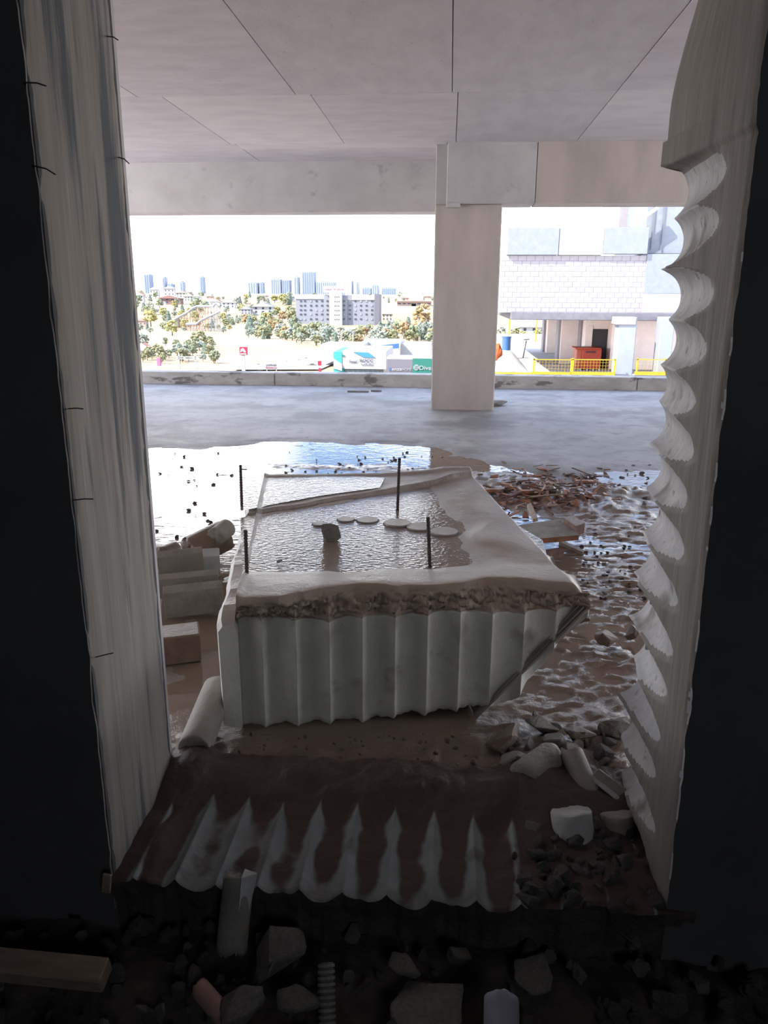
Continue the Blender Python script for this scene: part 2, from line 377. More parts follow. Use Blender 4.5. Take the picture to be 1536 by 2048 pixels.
# the dark room the picture is taken from
fi_x, fi_y = axis([(-3, -1.3, .1), (-1.3, 1.3, .02), (1.3, 3, .1)]), axis([(-2.5, .9, .1), (.9, 1.56, .02)])
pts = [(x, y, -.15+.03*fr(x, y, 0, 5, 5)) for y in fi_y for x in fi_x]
tag(sheet('floor_inner', pts, len(fi_x), len(fi_y), M['soil_shade']), kind='structure')
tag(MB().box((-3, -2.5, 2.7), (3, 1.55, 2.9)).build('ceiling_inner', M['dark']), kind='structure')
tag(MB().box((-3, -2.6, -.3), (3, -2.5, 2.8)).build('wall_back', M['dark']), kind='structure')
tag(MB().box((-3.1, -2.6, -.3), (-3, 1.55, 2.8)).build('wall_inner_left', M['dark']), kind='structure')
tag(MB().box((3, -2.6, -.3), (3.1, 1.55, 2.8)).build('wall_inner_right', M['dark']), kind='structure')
tag(MB().box((-9.2, -2.7, -1.2), (10.2, 2.02, -.32)).build('leak_blocker', M['dark']), kind='structure')  # unseen block added under the floors, stops sky light leaking through gaps

# ------------------------------------------------------------------ the fallen block
th = math.radians(10.3)
BO = Vector((-.655, 2.235, 0)); bu = Vector((math.cos(th), math.sin(th), 0)); bv = Vector((-math.sin(th), math.cos(th), 0))
def BW(u, v, z): return BO+bu*u+bv*v+Vector((0, 0, z))
blk = empty('fallen_concrete_block', BO); tag(blk, 'large cut-out concrete block with a row of drilled scallops, lying on the wet floor', 'concrete block')
def loc(p): return Vector(p)-BO
BL, BH, BD = 1.17, .448, 1.80
pitch = .1085; c0 = -.03
# surface profile: bottom -> top edge -> back over the top
def scal(u):
    k = math.floor((u-c0)/pitch); c = c0+(k+.5)*pitch; d = u-c; r = .0625
    return math.sqrt(max(0, r*r-d*d))-math.sqrt(r*r-(pitch/2)**2)
nu = 420
prof = [('f', i/34) for i in range(35)]+[('c', i/14) for i in range(1, 15)]+[('t', i/150) for i in range(1, 151)]
def lip(u): return .385+.018*fr(u, 0, 0, 5, 4)
def lipback(u): return max(.012, .055+.055*fr(u, 3, 0, 3.2, 4)+.05*math.exp(-((u-.42)/.18)**2)+.06*math.exp(-((u-.88)/.16)**2)-.05*math.exp(-((u-.02)/.2)**2))
rear_line = (P(480, 1030, z=BH), P(885, 965, z=BH))
def topz(x, y, u, v):
    z = BH+.0045*fr(x, y, 0, 2.6, 5)
    a, b = rear_line; s = (b.x-a.x)*(y-a.y)-(b.y-a.y)*(x-a.x); s /= (b-a).length
    s += .02*fr(x, y, 2, 4, 3)
    z += (.017+.006*sm(.5, .85, u))*sm(.0, .012, s)
    z += .007*math.exp(-((s+.035)/.035)**2)*(1-sm(.35, .6, u))
    z -= .011*sm(.24, .36, v+.05*fr(x, y, 8, 3, 3))*(1-sm(.90, 1.02, u+.1*fr(x, y, 9, 3, 3)))
    z += .010*sm(.75, 1.0, u)+.012*(1-sm(.1, .3, v))
    z += .010*sm(BD-.07, BD-.02, v)+.01*(1-sm(.0, .03, u))
    z -= .05*sm(BL-.05, BL, u)*(1+fr(x, y, 4, 6, 3))
    return z
pts = []; at = []; mi_row = []
for kind, s in prof:
    for i in range(nu):
        u = (BL)*i/(nu-1)
        br_ = sm(.89, 1.18, u+.015*fr(u, 0, 1, 14, 3))
        zb = -.004+.008*fr(u, 9, 0, 4, 2)+.03*sm(.3, .8, u)+.34*br_+.01*fr(u, 1, 0, 30, 3)   # broken lower right corner
        sc = scal(u); zl = lip(u)
        sc *= 1
        lb = lipback(u)
        if kind == 'f':
            z = zb+(zl-zb)*s; v = sc+.0008*fr(u, z, 3, 40, 2)+.02*(1-s)*sm(.0, .1, .05-s)
            p = BW(u, v, z); m_ = max(0, 1.6*fr(u, z, 6, 9, 3)-.6)*.5
        elif kind == 'c':
            z = zl+(BH-.004-zl)*s; v = sc*(1-s)+lb*s+.026*fr(u*2, s*1.5, 6, 11, 5)*math.sin(math.pi*s)-.012*math.sin(math.pi*min(1, s*1.6))*(1 if s < .6 else .0)
            p = BW(u, v, z+.020*fr(u*2, s*2, 2, 12, 5)*math.sin(math.pi*s)); m_ = 1
        else:
            v = lb+(BD-lb)*s; uu = u
            # right flank ragged, bites inwards towards the rear
            shrink = 1+(-.03*sm(.2, .5, s)+.01*fr(s, 2, 0, 7, 3))
            uu = u*shrink
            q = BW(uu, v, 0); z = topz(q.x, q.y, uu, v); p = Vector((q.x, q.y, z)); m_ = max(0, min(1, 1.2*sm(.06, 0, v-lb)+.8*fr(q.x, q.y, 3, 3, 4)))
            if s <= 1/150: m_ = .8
        pts.append(loc(p)); at.append(m_)
    mi_row.append(0 if kind == 'f' else 1)
nv = len(prof)
# skirts
L0 = [pts[j*nu] for j in range(nv)]; R0 = [pts[j*nu+nu-1] for j in range(nv)]; B0 = [pts[(nv-1)*nu+i] for i in range(nu)]
ev = []; ef = []
for row, fl in ((L0, 1), (R0, 0), (B0, 0)):
    k = len(ev); n_ = len(row); ev += [tuple(p) for p in row]+[(p[0], p[1], 0.) for p in row]
    if row is R0:
        w_in = BW(-.42, 0, 0)-BO
        for i in range(n_): p = row[i]; ev[k+n_+i] = (p[0]+w_in.x*.9, p[1]+w_in.y*.9, .0)
    for i in range(n_-1):
        q = (k+i, k+i+1, k+n_+i+1, k+n_+i); ef.append(q if fl else q[::-1])
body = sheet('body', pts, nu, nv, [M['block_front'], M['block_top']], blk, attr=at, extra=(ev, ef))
mi = []
for j in range(nv-1): mi += [mi_row[j+1]]*(nu-1)
mi += [1]*len(ef)
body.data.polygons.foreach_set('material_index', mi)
# left flank ledge (strip)
nn = 60; v = []; f = []
for i in range(nn):
    s = i/(nn-1); vv = -.02+1.82*s; wv = .052+.012*fr(s, 0, 0, 12, 3)
    if .74 < s < .86: wv += .015
    zt = .435-.02*(1-sm(0, .25, s))+.012*fr(s, 4, 0, 14, 3)-.03*(1-sm(.0, .05, s)) - (.05 if .48 < s < .62 else 0) + .01*(s > .8)
    y0 = vv
    for u_, z_ in ((-wv, .03), (-wv-.005, zt-.02), (-wv+.01, zt), (-.005, zt+.004), (.004, zt-.03), (.004, .02)):
        v.append(loc(BW(u_, y0, z_)))
for i in range(nn-1):
    for k in range(5): a = i*6+k; f.append((a, a+6, a+7, a+1))
f.append(tuple(range(6))[::-1])
mb = MB(); mb.add(v, f); mb.m = [0 if q[0] % 6 == 0 and q[1]-q[0] == 6 or len(q) == 6 else 1 for q in mb.f]
mb.build('side_ledge', [M['block_front'], M['block_top']], blk)
# core discs left in the kerf across the top
for px, py, r, dz in ((795, 1045, .057, .002), (840, 1052, .057, .0), (888, 1062, .058, .001), (692, 1037, .036, -.001), (735, 1038, .046, -.002), (640, 1046, .03, -.001)):
    c = P(px, py, z=BH); b_ = MB(); b_.tube(loc((c.x, c.y, BH-.04)), loc((c.x, c.y, BH+dz)), r, r, 36, 0)
    b_.tube(loc((c.x, c.y, BH-.04)), loc((c.x, c.y, BH-.006)), r+.007, r+.007, 36, 1)
    b_.build('core_disc', [M['block_top'], M['joint']], blk)
# reinforcing bars
def rebar(a, b, hook=None):
    a, b = loc(a), loc(b); m = MB(); d = b-a; m.tube(a, b, .0062, .0062, 8)
    n_ = int(d.length/.012)
    for i in range(n_):
        p = a+d*(i+.5)/n_; m.tube(p-d*.0025/d.length, p+d*.0025/d.length, .0078, .0070, 8)
    if hook: m.tube(b-d.normalized()*.02, b-d.normalized()*.02+Vector(hook), .003, n=6)
    m.build('rebar', M['rust'], blk)
for (bx, by), (tx, ty), hk in (((484, 1020), (481, 930), (.03, 0, .0)), ((795, 1022), (799, 916), None), ((860, 1136), (856, 1034), None), ((494, 1152), (491, 1060), None)):
    a = P(bx, by, z=BH-.01); b = P(tx, ty, Y=a.y); rebar(a, b, hk)
# film of water on top of the block
wv = []; k = 24
def film(poly, z, name, label):
    c = sum((P(a, b, z=z) for a, b in poly), Vector())/len(poly)
    m = MB(); pv = [P(a, b, z=z) for a, b in poly]
    m.add([c]+pv, [(0, i+1, (i+1) % len(pv)+1) for i in range(len(pv))])
    return tag(m.build(name, M['water_top']), label, 'puddle', kind='stuff')
film([(480, 1036), (600, 1010), (760, 990), (880, 972), (960, 985), (1000, 1030), (1085, 1080), (1100, 1130), (900, 1165), (760, 1172), (620, 1172), (486, 1165)], BH-.0065, 'water_film', 'rippled film of brown rainwater on the lower front part of the cut block')
film([(476, 955), (560, 952), (700, 952), (770, 955), (760, 975), (650, 990), (560, 1006), (480, 1022)], BH+.0095, 'water_film', 'thin bright film of water on the raised rear corner of the cut block')

# ------------------------------------------------------------------ rocks and rubble
def rockmesh(name, seed, m, flat=1., n=13, sub=True, amp=.06):
    r = random.Random(seed); bm = bmesh.new()
    for _ in range(n):
        v = Vector((r.gauss(0, 1), r.gauss(0, 1), r.gauss(0, 1))).normalized()*r.uniform(.4, .55); bm.verts.new((v.x, v.y, v.z*flat))
    ret = bmesh.ops.convex_hull(bm, input=bm.verts[:])
    bmesh.ops.delete(bm, geom=[e for e in bm.verts if not e.link_faces], context='VERTS')
    bmesh.ops.bevel(bm, geom=bm.edges[:], offset=.035, segments=1, affect='EDGES')
    if sub:
        bmesh.ops.triangulate(bm, faces=bm.faces[:])
        bmesh.ops.subdivide_edges(bm, edges=[e for e in bm.edges if e.calc_length() > .2], cuts=1, use_grid_fill=True)
        for v in bm.verts: v.co += v.co.normalized()*amp*fr(v.co.x+seed, v.co.y, v.co.z, 4, 3)
    me = bpy.data.meshes.new(name); bm.to_mesh(me); bm.free(); me.materials.append(m); return me
RK = {k: [rockmesh('rock', 10*i+j, M[k], fl) for j, fl in enumerate((1, .8, .6, .9, .5, 1))] for i, k in enumerate(('rock', 'rock_mud', 'rock_dark', 'rock_d2'))}
def rock(kind, j, p, size, rot=(0, 0, 0), label=None, name='concrete_rubble', cat='rubble', group=None, sc=(1, 1, 1)):
    o = bpy.data.objects.new(name, RK[kind][j % 6]); o.location = p; o.scale = (size*sc[0], size*sc[1], size*sc[2]); o.rotation_euler = rot
    link(o); return tag(o, label, cat, group)
def atpx(px, py, z=0.): return P(px, py, z=z)
def width(px, p): return px/F*((p-Vector((0, 0, H))).dot(_fw))
def prock(kind, j, px, py, w, h, label, lift=.35, rz=None, name='concrete_rubble', cat='rubble', z0=0.02):
    p = atpx(px, py+h*.35, z0); s = width(w, p); hh = width(h, p)
    rock(kind, j, p+Vector((0, 0, hh*.30)), 1, (R.uniform(-.3, .3), R.uniform(-.3, .3), R.uniform(0, 6) if rz is None else rz), label, name, cat, sc=(s, s*.9, max(hh*.95, s*.45)))
prock('rock_mud', 0, 1000, 1465, 100, 70, 'mud-coated brown stone touching the bottom right corner of the cut block')
prock('rock', 1, 1085, 1448, 80, 50, 'pale grey-beige stone at the water edge behind the heap')
prock('rock', 3, 1058, 1490, 34, 50, 'small upright olive-grey stone wedged between two larger ones')
prock('rock', 0, 1105, 1478, 62, 60, 'squarish olive-grey stone with a pale top corner, right of the small upright stone')
prock('rock', 2, 1022, 1512, 70, 74, 'pointed triangular concrete shard leaning left of the stubby core')
prock('rock_mud', 4, 1160, 1462, 76, 64, 'rough sandy stone at the top centre of the right heap')
prock('rock', 5, 1232, 1452, 80, 56, 'lumpy stone against the foot of the scalloped jamb')
prock('rock_dark', 3, 1205, 1505, 60, 55, 'dark gravelly lump in the hollow beside the scalloped jamb')
prock('rock', 4, 1225, 1536, 105, 36, 'flat pale shard lying across the hollow of the heap')
prock('rock_mud', 1, 1213, 1275, 60, 50, 'rounded brown stone standing in the rippled mud on the right')
prock('rock_mud', 2, 1160, 1232, 56, 36, 'tan stone sticking out by the right end of the cut block')
prock('rock_mud', 3, 1262, 1262, 40, 44, 'brown stone in the mud close to the scalloped jamb')
prock('rock', 3, 661, 1060, 50, 62, 'jagged grey lump of concrete standing on top of the cut block', name='concrete_lump', cat='rubble', z0=BH-.012)
prock('rock', 4, 560, 1121, 16, 9, 'tiny grey crumb near the front left of the block top', name='concrete_crumb', z0=BH)
prock('rock_d2', 2, 990, 805, 60, 14, 'small dark lump at the right foot of the concrete column', name='mortar_lump', z0=.012)

def core(name, a, b, r, label, m, broken=.25, seed=0, parent=None, n=28, cat='concrete core'):
    """a drilled core lying from a to b, smooth barrel and broken ends"""
    a, b = Vector(a), Vector(b); d = (b-a); L = d.length; d.normalize(); u = d.orthogonal().normalized(); w = d.cross(u)
    v = []; f = []; rows_ = 12
    for j in range(rows_+1):
        for i in range(n):
            t = 2*math.pi*i/n; s = j/rows_
            off = (broken*r*fr(math.cos(t)+seed, math.sin(t), j, 1.3, 3)) if j in (0, rows_) else 0
            rr = r*(1+.01*fr(math.cos(t), s*4, seed, 3, 2))
            if j in (0, rows_): rr *= .93
            ss = s if 0 < j < rows_ else s
            if j == 1: ss = .03
            if j == rows_-1: ss = .97
            v.append(a+d*(L*ss+off)+u*math.cos(t)*rr+w*math.sin(t)*rr)
    for j in range(rows_):
        for i in range(n): f.append((j*n+i, j*n+(i+1) % n, (j+1)*n+(i+1) % n, (j+1)*n+i))
    for j, fl in ((0, 1), (rows_, 0)):
        base = len(v); rings = 3
        for k in range(1, rings):
            for i in range(n):
                t = 2*math.pi*i/n; rr = r*.93*(1-k/rings); s = j/rows_
                v.append(a+d*(L*s+broken*r*fr(math.cos(t)*(1-k/rings)+seed, math.sin(t)*(1-k/rings), j+k, 1.5, 3))+u*math.cos(t)*rr+w*math.sin(t)*rr)
        v.append(a+d*(L*j/rows_)); last = len(v)-1
        ring0 = [j*n+i for i in range(n)]; prev = ring0
        for k in range(1, rings):
            cur = [base+(k-1)*n+i for i in range(n)]
            for i in range(n):
                q = (prev[i], prev[(i+1) % n], cur[(i+1) % n], cur[i]); f.append(q[::-1] if fl else q)
            prev = cur
        for i in range(n):
            q = (prev[i], prev[(i+1) % n], last); f.append(q[::-1] if fl else q)
    c = (a+b)/2; c = Vector((c.x, c.y, min(a.z, b.z)-r))
    mb = MB(); mb.add([p-c for p in v], f)
    o = mb.build(name, m, parent, smooth=True, loc=c)
    return tag(o, label, cat)
cr = .056
# long core lying diagonally by the left jamb
a = P(388, 1500, z=.06); b = P(437, 1375, z=.09)
core('concrete_core', a, b, .052, 'long pale concrete core lying diagonally between left jamb and cut block', M['core'], .15, 2)
# stubby cores of the right heap
a = P(1052, 1545, z=.06); b = P(1098, 1525, z=.065); core('concrete_core', a+Vector((-.015, -.03, 0)), b+Vector((.012, .03, 0)), .047, 'stubby grey core stub lying with a pale chipped right rim', M['rock'], .2, 3)
a = P(1143, 1505, z=.10); b = P(1178, 1590, z=.035); core('concrete_core', a, b, .034, 'narrow sandy core piece sloping down in the middle of the heap', M['core'], .8, 5)
a = P(1150, 1668, z=.01); core('concrete_core', a+Vector((-.01, .03, .05)), a+Vector((.005, -.015, -.06)), .055, 'rounded whitish core end standing up at the front of the right heap', M['core_pale'], .10, 7)
a = P(1236, 1668, z=-.005); core('concrete_core', a+Vector((0, .03, .05)), a+Vector((.01, 0, -.06)), .05, 'dull grey core end beside the foot of the scalloped jamb', M['core'], .10, 9)
a = P(1195, 1560, z=.05); b = P(1240, 1595, z=.045)
mb = MB(); mb.box((-.05, -.022, -.03), (.05, .022, .03), bev=.004); o = mb.build('concrete_slab_chip', [M['rock']], loc=(a+b)/2); o.rotation_euler = (.5, .2, -.8); tag(o, 'dark wedge of concrete with a thin pale sawn edge in the heap', 'rubble')
pe = MB().box((-.05, -.024, .0302), (.05, -.010, .034), bev=.001).build('sawn_edge', M['core_pale'], o); pe['label'] = 'thin pale sawn edge'
# core standing against the near edge of the sill
a = P(462, 1905, Y=1.44); b = P(478, 1752, Y=1.535)
c_ = core('concrete_core', a, b, .037, 'narrow core leaning upright against the front of the drilled sill', M['rock_d2'], .5, 11)
sh = P(497, 1745, Y=1.52); sb = P(475, 1900, Y=1.44)
m = MB(); m.add([loc_-c_.location for loc_ in (sh+Vector((-.012, .012, .0)), sh+Vector((.02, .008, -.008)), sb+Vector((.006, 0, 0)), sb+Vector((.0, .02, 0)), sh+Vector((-.012, -.02, .0)), sb+Vector((.0, -.02, 0)))],
      [(0, 1, 2, 3), (4, 5, 2, 1), (0, 4, 1), (3, 2, 5), (0, 3, 5, 4)]); o = m.build('fracture_face', M['core_pale'], c_); o['label'] = 'pale triangular fracture face'
# cores poking up along the lower frame edge
core('concrete_core', P(470, 2060, Y=1.25), P(398, 1975, Y=1.33), .022, 'reddish narrow core pointing up from the dark rubble at the bottom', mat('reddish_core', (.45, .28, .24), (.36, .22, .19), .7, 9, bump=.3), .4, 13)
core('concrete_core', P(1003, 2110, Y=1.18), P(1003, 1995, Y=1.28), .036, 'lavender-grey round-ended core sticking up at the bottom right', mat('lavender_core', (.36, .35, .42), (.30, .29, .35), .6, 9, bump=.3), .2, 15)
pp = core('ribbed_pipe', P(655, 2080, Y=1.26), P(652, 1925, Y=1.36), .017, 'short dark ribbed pipe standing in the rubble at bottom centre', M['rock_dark'], .05, 17, cat='pipe')
a, b = P(655, 2080, Y=1.26), P(652, 1925, Y=1.36)
for i in range(12):
    p = a+(b-a)*(i+.5)/12-pp.location; d = (b-a).normalized()*.003
    MB().tube(p-d, p+d, .0195, .0195, 14).build('rib', M['rock_d2'], pp)
# timber in the lower left
a = P(-40, 1925, z=-.06); b = P(212, 1950, z=-.06)
d = b-a; pl = MB().box((0, -.028, -.022), (d.length, .028, .022), bev=.003).build('timber_batten', M['wood_pale'], loc=a); pl.rotation_euler = (.25, 0, math.atan2(d.y, d.x)); tag(pl, 'sawn timber batten lying in the dark at the lower left', 'timber')
# named dark lumps of the foreground
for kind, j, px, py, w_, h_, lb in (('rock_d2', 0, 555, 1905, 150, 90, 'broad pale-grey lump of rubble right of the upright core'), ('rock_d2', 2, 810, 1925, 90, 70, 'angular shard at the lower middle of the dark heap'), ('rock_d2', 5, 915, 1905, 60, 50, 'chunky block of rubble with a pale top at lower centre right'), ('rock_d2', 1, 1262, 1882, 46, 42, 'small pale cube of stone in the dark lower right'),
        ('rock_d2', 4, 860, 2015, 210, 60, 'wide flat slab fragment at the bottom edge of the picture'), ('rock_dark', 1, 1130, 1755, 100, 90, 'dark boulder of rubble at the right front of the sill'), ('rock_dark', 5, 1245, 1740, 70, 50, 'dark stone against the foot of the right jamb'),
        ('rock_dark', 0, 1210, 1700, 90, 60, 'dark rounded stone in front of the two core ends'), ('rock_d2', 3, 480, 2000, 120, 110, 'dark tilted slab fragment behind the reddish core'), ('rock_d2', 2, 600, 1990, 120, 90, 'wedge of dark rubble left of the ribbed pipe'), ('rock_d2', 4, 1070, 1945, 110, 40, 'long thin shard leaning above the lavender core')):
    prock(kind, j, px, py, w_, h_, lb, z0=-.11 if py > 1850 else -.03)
# anonymous fragments: the dark inner heap
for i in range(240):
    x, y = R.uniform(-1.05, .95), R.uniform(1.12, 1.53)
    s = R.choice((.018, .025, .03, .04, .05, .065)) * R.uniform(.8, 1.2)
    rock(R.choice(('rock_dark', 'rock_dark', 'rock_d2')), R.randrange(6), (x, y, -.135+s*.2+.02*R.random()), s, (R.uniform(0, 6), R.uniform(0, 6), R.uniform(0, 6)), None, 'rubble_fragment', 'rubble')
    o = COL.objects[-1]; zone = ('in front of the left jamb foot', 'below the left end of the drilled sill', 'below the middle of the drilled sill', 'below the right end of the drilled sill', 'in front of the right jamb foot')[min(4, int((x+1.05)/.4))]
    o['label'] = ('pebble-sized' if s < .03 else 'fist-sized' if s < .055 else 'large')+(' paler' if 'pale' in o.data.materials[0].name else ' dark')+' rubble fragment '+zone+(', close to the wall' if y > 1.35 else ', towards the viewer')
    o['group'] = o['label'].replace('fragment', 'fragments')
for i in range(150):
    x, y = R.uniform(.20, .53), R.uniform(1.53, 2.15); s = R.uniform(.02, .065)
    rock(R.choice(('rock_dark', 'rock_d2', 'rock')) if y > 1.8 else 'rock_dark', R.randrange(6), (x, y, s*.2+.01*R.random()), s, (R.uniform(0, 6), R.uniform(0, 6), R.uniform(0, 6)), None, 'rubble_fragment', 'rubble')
    o = COL.objects[-1]; o['label'] = ('small' if s < .04 else 'bigger')+(' dark' if 'pale' not in o.data.materials[0].name and 'dark' in o.data.materials[0].name else ' pale')+' broken piece '+('on the right end of the drilled sill' if y < 1.8 else 'on the mud behind the two core ends' if y < 1.97 else 'at the back of the right-hand heap')+(' against the jamb' if x > .4 else ' away from the jamb')
    o['group'] = o['label'].replace('piece', 'pieces')
for i in range(30):
    p = P(R.uniform(1000, 1250), R.uniform(1440, 1600), z=0.0); s = R.uniform(.03, .06); k_ = R.choice(('rock', 'rock_mud', 'rock_d2'))
    rock(k_, R.randrange(6), (p.x, p.y, .02+s*.3), s, (R.uniform(0, 6), R.uniform(0, 6), R.uniform(0, 6)), {'rock': 'sandy', 'rock_mud': 'muddy brown', 'rock_d2': 'greyish'}[k_]+' rubble chunk filling the '+('left' if p.x < .42 else 'right')+' side of the heap '+('before the cut block' if p.y > 2.1 else 'behind the sill end'), 'rubble_chunk', 'rubble', {'rock': 'sandy', 'rock_mud': 'muddy brown', 'rock_d2': 'greyish'}[k_]+' chunks of the right heap')
for i in range(80):
    p = P(R.uniform(370, 1000), R.uniform(1480, 1570), z=0.0); s = R.uniform(.008, .022)
    rock('rock_mud', R.randrange(6), (p.x, p.y, .03), s, (R.uniform(0, 6), R.uniform(0, 6), 0), 'clod of brown mud between the sill and the cut block', 'mud_clod', 'mud', 'mud clods before the cut block')
# stones standing in the puddle
for (x0, x1, y0, y1, n_, s0, s1) in ((300, 470, 905, 1080, 26, .012, .05), (560, 900, 905, 950, 50, .015, .045), (1120, 1300, 930, 1010, 40, .02, .06), (1150, 1290, 1010, 1200, 90, .01, .035)):
    for i in range(n_):
        p = P(R.uniform(x0, x1), R.uniform(y0, y1), z=0.0); s = R.uniform(s0, s1)
        rock('rock_dark' if R.random() < .7 else 'rock_mud', R.randrange(6), (p.x, p.y, .004), s, (R.uniform(-.3, .3), R.uniform(-.3, .3), R.uniform(0, 6)), None, 'puddle_stone', 'stone', sc=(1, 1, .6))
        o = COL.objects[-1]; zone = 'in the bright puddle left of the block' if x0 == 300 else 'in the far puddle behind the block' if x0 == 560 else 'in the puddle right of the debris mound' if y0 == 930 else 'in the rippled mud by the scalloped jamb'
        o['label'] = ('tiny ' if s < .02 else 'small ' if s < .035 else 'larger ')+('dark' if 'dark' in o.data.materials[0].name else 'brown')+' stone '+zone; o['group'] = o['label'].replace(' stone', ' stones')
# wood chips and bark on the debris mound
chips = []
for kk in range(5):
    m = MB(); L = (.09, .07, .12, .05, .16)[kk]; w_ = (.018, .03, .012, .025, .014)[kk]
    v = [(-L/2, -w_/2, 0), (L/2-.01, -w_/2*.6, .004), (L/2, w_/2*.3, .002), (-L/2+.006, w_/2, -.001)]; v += [(a, b, c+.006) for a, b, c in v]
    m.add(v, [(0, 3, 2, 1), (4, 5, 6, 7), (0, 1, 5, 4), (1, 2, 6, 5), (2, 3, 7, 6), (3, 0, 4, 7)]); chips.append(m)
CH = {(k, mn): chips[k].mesh('wood_chip', M[mn]) for k in range(5) for mn in ('wood', 'wood_red', 'wood_pale')}
for i in range(260):
    if i < 200: px, py = R.gauss(1085, 75), R.gauss(982, 20)
    else: px, py = R.uniform(900, 1190), R.uniform(930, 1010)
    if px < 905 or px > 1240: continue
    p = P(px, py, z=.03); z, _ = floor_h(p.x, p.y)
    o = bpy.data.objects.new('wood_chip', CH[(R.randrange(5), R.choice(('wood', 'wood', 'wood_red', 'wood_red', 'wood_pale')))])
    o.location = (p.x, p.y, max(0, z)+.006+.008*R.random()); o.rotation_euler = (R.uniform(-.3, .3), R.uniform(-.35, .35), R.uniform(0, 6.28)); s = R.uniform(.55, 1.5); o.scale = (s, s*1.2, s)
    link(o); tag(o, None, 'wood chip')
    cn = {'wet_wood': 'dark brown', 'orange_bark': 'reddish', 'pale_wood': 'pale'}[o.data.materials[0].name]
    o['label'] = cn+(' long' if o.data == CH[(4, 'wood')] or o.dimensions.x > .11 else ' short')+' wood splinter '+('at the left end of the debris mound' if px < 1010 else 'in the middle of the debris mound' if px < 1120 else 'at the right end of the debris mound')+(', far side' if py < 975 else ', near side')
    o['group'] = o['label'].replace('splinter', 'splinters')
for px, py, w_, lb in ((1168, 968, 36, 'orange-brown curl of bark at the right end of the debris mound'), (1058, 988, 34, 'orange bark fragment in the middle of the debris mound'), (985, 985, 34, 'dark brown rounded bark piece beside the rear of the cut block')):
    p = P(px, py, z=.03); s = width(w_, p); m = MB(); n_ = 12; v = []
    for j in range(2):
        for i in range(n_):
            t = math.pi*(.1+.8*i/(n_-1)); r_ = (.38, .33)[j]*s
            for e in (-1, 1): v.append((e*s*(.5+.08*math.sin(i*2)), -math.cos(t)*r_, math.sin(t)*r_*.5))
    f = [(2*i, 2*i+1, 2*i+3, 2*i+2) for i in range(n_-1)]+[(2*n_+2*i+2, 2*n_+2*i+3, 2*n_+2*i+1, 2*n_+2*i) for i in range(n_-1)]
    f += [(2*i+2, 2*n_+2*i+2, 2*n_+2*i, 2*i) for i in range(n_-1)]+[(2*i+1, 2*n_+2*i+1, 2*n_+2*i+3, 2*i+3) for i in range(n_-1)]
    m.add(v, f); o = m.build('bark_piece', M['wood_red'], smooth=True, loc=(p.x, p.y, .035)); o.rotation_euler = (0, 0, R.uniform(-.4, .4)); tag(o, lb, 'bark')
# boards and sticks on the mound
def slab(name, quad, z, t, m, label, cat, edge=None, tilt=0):
    top = [P(a, b, z=z)+Vector((0, 0, tilt*k)) for k, (a, b) in enumerate(quad)]; c = sum(top, Vector())/4; c.z = z-t
    mb = MB(); mb.add([p-c for p in top]+[p-c-Vector((0, 0, t)) for p in top], [(0, 1, 2, 3), (7, 6, 5, 4), (0, 4, 5, 1), (1, 5, 6, 2), (2, 6, 7, 3), (3, 7, 4, 0)])
    if edge: mb.m = [0, 0, 1, 1, 1, 1]
    return tag(mb.build(name, [m, edge or m], loc=c), label, cat)
slab('plywood_board', [(1038, 1050), (1070, 1078), (1158, 1070), (1130, 1036)][::-1], .11, .03, M['rock_d2'], 'muddy square of board lying flat right of the cut block', 'board', M['wood_red'])
slab('timber_block', [(1128, 1036), (1152, 1052), (1170, 1046), (1148, 1032)][::-1], .14, .06, M['wood'], 'short block of timber at the back corner of the muddy board', 'timber')
slab('wood_stake', [(1054, 1008), (1066, 1038), (1076, 1036), (1062, 1005)][::-1], .12, .02, M['wood_pale'], 'pale flat stake standing behind the muddy board', 'stake')
slab('wood_lath', [(1118, 1083), (1165, 1104), (1168, 1100), (1124, 1080)][::-1], .02, .02, M['wood'], 'thin dark lath lying in the puddle right of the muddy board', 'lath')
slab('wood_plank', [(1085, 1100), (1092, 1112), (1128, 1102), (1126, 1094)][::-1], .06, .03, M['wood'], 'short plank end next to the right edge of the block top', 'timber')
st = MB().tube((0, 0, 0), P(1019, 1025, Y=3.7)-P(1005, 1045, z=.02), .004, n=6).build('dark_rod', M['wire'], loc=P(1005, 1045, z=.02)); tag(st, 'thin dark rod slanting out of the water behind the block', 'rod')
# concrete pieces left of the block (seen past the left jamb)
def piece(name, c, size, rot, label, m=None, concave=True):
    L, D_, T = size; n_ = 14; v = []
    for e in (-1, 1):
        for i in range(n_+1):
            s = i/n_; yy = -D_/2+D_*s; v.append((e*L/2, yy, T/2-(0.18*T if concave else 0)*math.sin(math.pi*s)))
        for i in range(n_+1):
            s = i/n_; yy = D_/2-D_*s; v.append((e*L/2*(.96), yy, -T/2))
    k = 2*(n_+1); f = [(i, (i+1) % k, k+(i+1) % k, k+i)[::-1] for i in range(k)]+[tuple(range(k)), tuple(range(k, 2*k))[::-1]]
    mb = MB(); mb.add(v, f); o = mb.build(name, m or M['core'], loc=c); o.rotation_euler = rot
    bv_ = o.modifiers.new('bevel', 'BEVEL'); bv_.width = .006; bv_.segments = 1; bv_.angle_limit = .9; bv_.limit_method = 'ANGLE'
    return tag(o, label, 'concrete offcut')
piece('concrete_offcut', P(388, 1198, z=.09), (.26, .07, .13), (.15, -.05, .28), 'nearest of three parallel concrete offcuts lying left of the cut block', M['rock'])
piece('concrete_offcut', P(372, 1168, z=.11), (.30, .06, .10), (.1, -.03, .30), 'middle one of three parallel offcuts left of the cut block')
piece('concrete_offcut', P(362, 1128, z=.12), (.22, .06, .14), (.2, -.06, .30), 'farthest and shortest of three parallel offcuts, with a chalky top edge')
